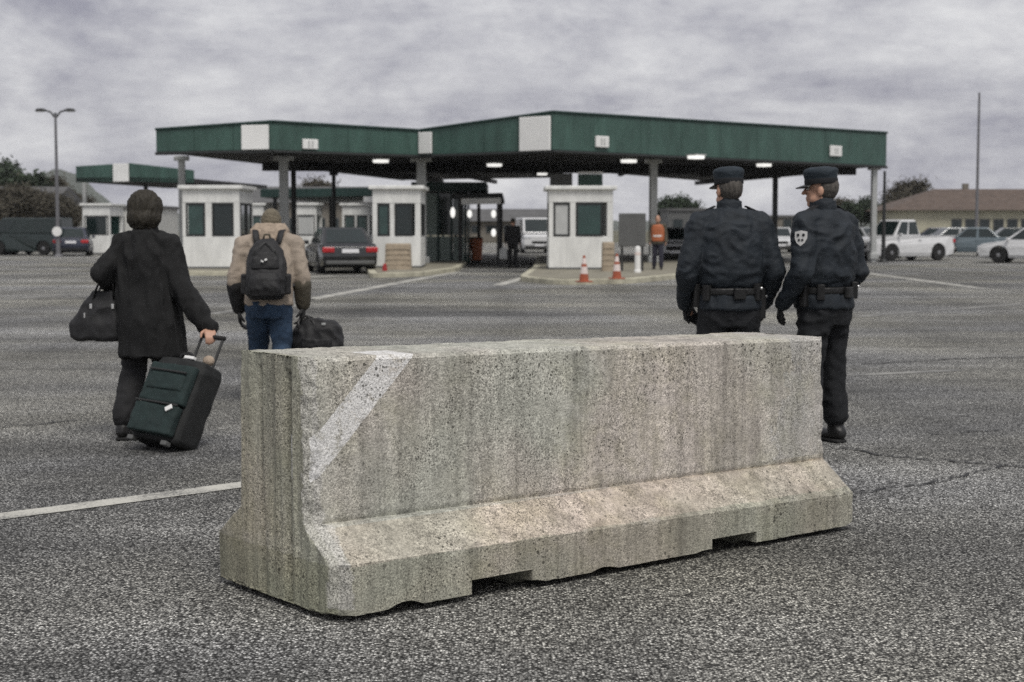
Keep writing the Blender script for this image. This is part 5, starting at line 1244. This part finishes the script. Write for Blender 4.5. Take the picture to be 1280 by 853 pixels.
MB().tube([(-.03, -.13, 1.33), (-.02, -.13, 1.375), (.02, -.13, 1.375), (.03, -.13, 1.33)], .009, 8).build('grab_loop', 'khaki_dark', bp, smooth=True)
MB().tube([(-.118, -.262, 1.05), (-.08, -.292, 1.25), (0, -.235, 1.315), (.08, -.292, 1.25), (.118, -.262, 1.05)], .006, 6).build('zip', 'dark_steel', bp)
# travel bag in his right hand
tb = empty('travel_bag', Vector((gM.x, gM.y, 0)) + Vector((.385, .06, 0)), R(-6), 'bulky black travel bag carried beside the backpacker', 'bag')
m_ = MB(); m_.loft([(0, 0, .30, .185, .095), (0, 0, .33, .210, .115), (0, 0, .50, .215, .120), (.0, 0, .60, .195, .105), (.01, 0, .66, .150, .07), (.01, 0, .685, .11, .04)], 34, 3)
tbm = remeshed(m_, .010, 3); folds(tbm, .018, 9, 8); tbm.materials.clear(); tbb = link('bag_body', tbm, 'bag_black', tb, smooth=True)
for y_ in (-.06, .06):
    MB().tube([(-.13, y_*1.6, .58), (-.145, y_, .66), (-.135, y_*.25, .705), (-.085, y_*.25, .705), (-.03, y_, .67), (.02, y_*1.5, .60)], .011, 8, .6).build('handle', 'leather', tb, smooth=True)
m_ = MB(); m_.loft([(.02, -.115, .36, .13, .03), (.02, -.118, .53, .125, .03)], 28, 4); soft('front_pocket', m_, .010, 'bag_black', tb, 2, .010, 12, 3)
MB().box((.07, -.08, .645), (.035, .02, .02)).build('buckle', 'grey_steel', tbb, bevel=.004)

# ------------------------------------------------------------------ far figures
def far_person(loc, yaw, label, top, legs, hatm, s=1.0, vest=None):
    e = empty('person', loc, yaw, label, 'person'); e.scale = (s,)*3
    J = VJ(pel=(0, 0, .93), chest=(0, 0, 1.26), neck0=(0, 0, 1.45), neck1=(0, .015, 1.53), sh_l=(-.18, 0, 1.40), sh_r=(.18, 0, 1.40), el_l=(-.25, -.03, 1.12), el_r=(.25, -.03, 1.12), wr_l=(-.27, .08, .90), wr_r=(.24, .10, .90),
           hip_l=(-.09, 0, .90), hip_r=(.09, 0, .90), kn_l=(-.11, .05, .49), kn_r=(.10, -.02, .49), an_l=(-.12, .06, .09), an_r=(.12, -.10, .10), toe_l=(-.13, .20, .045), toe_r=(.14, .04, .045))
    mb = MB(); body_prims(mb, J); T, M = head_prims(mb, (0, .03, 1.62), R(5)); hand(mb, J['wr_l'], (0, .2, -1), (1, 0, 0), 1, .5); hand(mb, J['wr_r'], (0, .2, -1), (-1, 0, 0), -1, .5)
    soft('body', mb, .010, 'skin', e, 1)
    h = MB(); h.ell(T(0, -.02, .03), (.085, .095, .092), M); soft('hair' if hatm.startswith('hair') else 'hat', h, .012, hatm, e, 1)
    j = MB(); j.loft([(0, 0, .82, .20, .15), (0, 0, 1.0, .20, .145), (0, 0, 1.28, .205, .14), (0, 0, 1.40, .19, .12), (0, 0, 1.48, .09, .085)], 24, 2.3)
    for k in ('l', 'r'): j.cap(J['sh_' + k], .082, J['el_' + k], .068); j.cap(J['el_' + k], .068, J['wr_' + k], .05)
    soft('jacket', j, .014, top, e, 2, .012, 7, 5)
    if vest:
        v = MB(); v.loft([(0, 0, .90, .218, .165), (0, 0, 1.28, .222, .158), (0, 0, 1.40, .20, .138), (0, 0, 1.45, .12, .1)], 24, 2.3); vv = soft('safety_vest', v, .014, vest, e, 2)
        MB().lathe([(1.0, 0), (1.0, .05)], n=28).xf(Matrix.Translation((0, 0, 1.05)) @ Matrix.Diagonal((.222, .170, 1, 1))).build('reflective_band', 'sign_white', vv)
    t = MB(); t.loft([(0, 0, .78, .165, .125), (0, 0, .95, .17, .13)], 24)
    for k in ('l', 'r'): t.cap(J['hip_' + k], .10, J['kn_' + k], .08); t.cap(J['kn_' + k], .08, J['an_' + k] + Vector((0, 0, .03)), .07)
    soft('trousers', t, .014, legs, e, 2, .008, 8, 2); boots(e, J); return e
gF = G(641, 335); far_person((gF.x, gF.y, 0), R(-8), 'person in dark clothes walking away between the booths', 'black_cloth', 'black_cloth', 'hair_dark', 1.02)
fb = empty('carrier_bag', (gF.x - .33, gF.y + .12, 0), 0, 'pale carrier bag held by the dark far pedestrian', 'bag')
m_ = MB(); m_.loft([(0, 0, .30, .13, .06), (0, 0, .34, .15, .07), (0, 0, .62, .15, .06), (0, 0, .74, .06, .02)], 20, 3); soft('bag_body', m_, .012, 'blind', fb, 2, .012, 9, 3); MB().tube([(-.04, 0, .72), (0, 0, .86), (.04, 0, .72)], .008, 6).build('handle', 'blind', fb)
gO = G(822, 337, .15); far_person((gO.x, gO.y, .15), R(170), 'person in orange safety vest standing by the grey column', 'khaki_dark', 'worker_trouser', 'hair_dark', .96, 'orange')
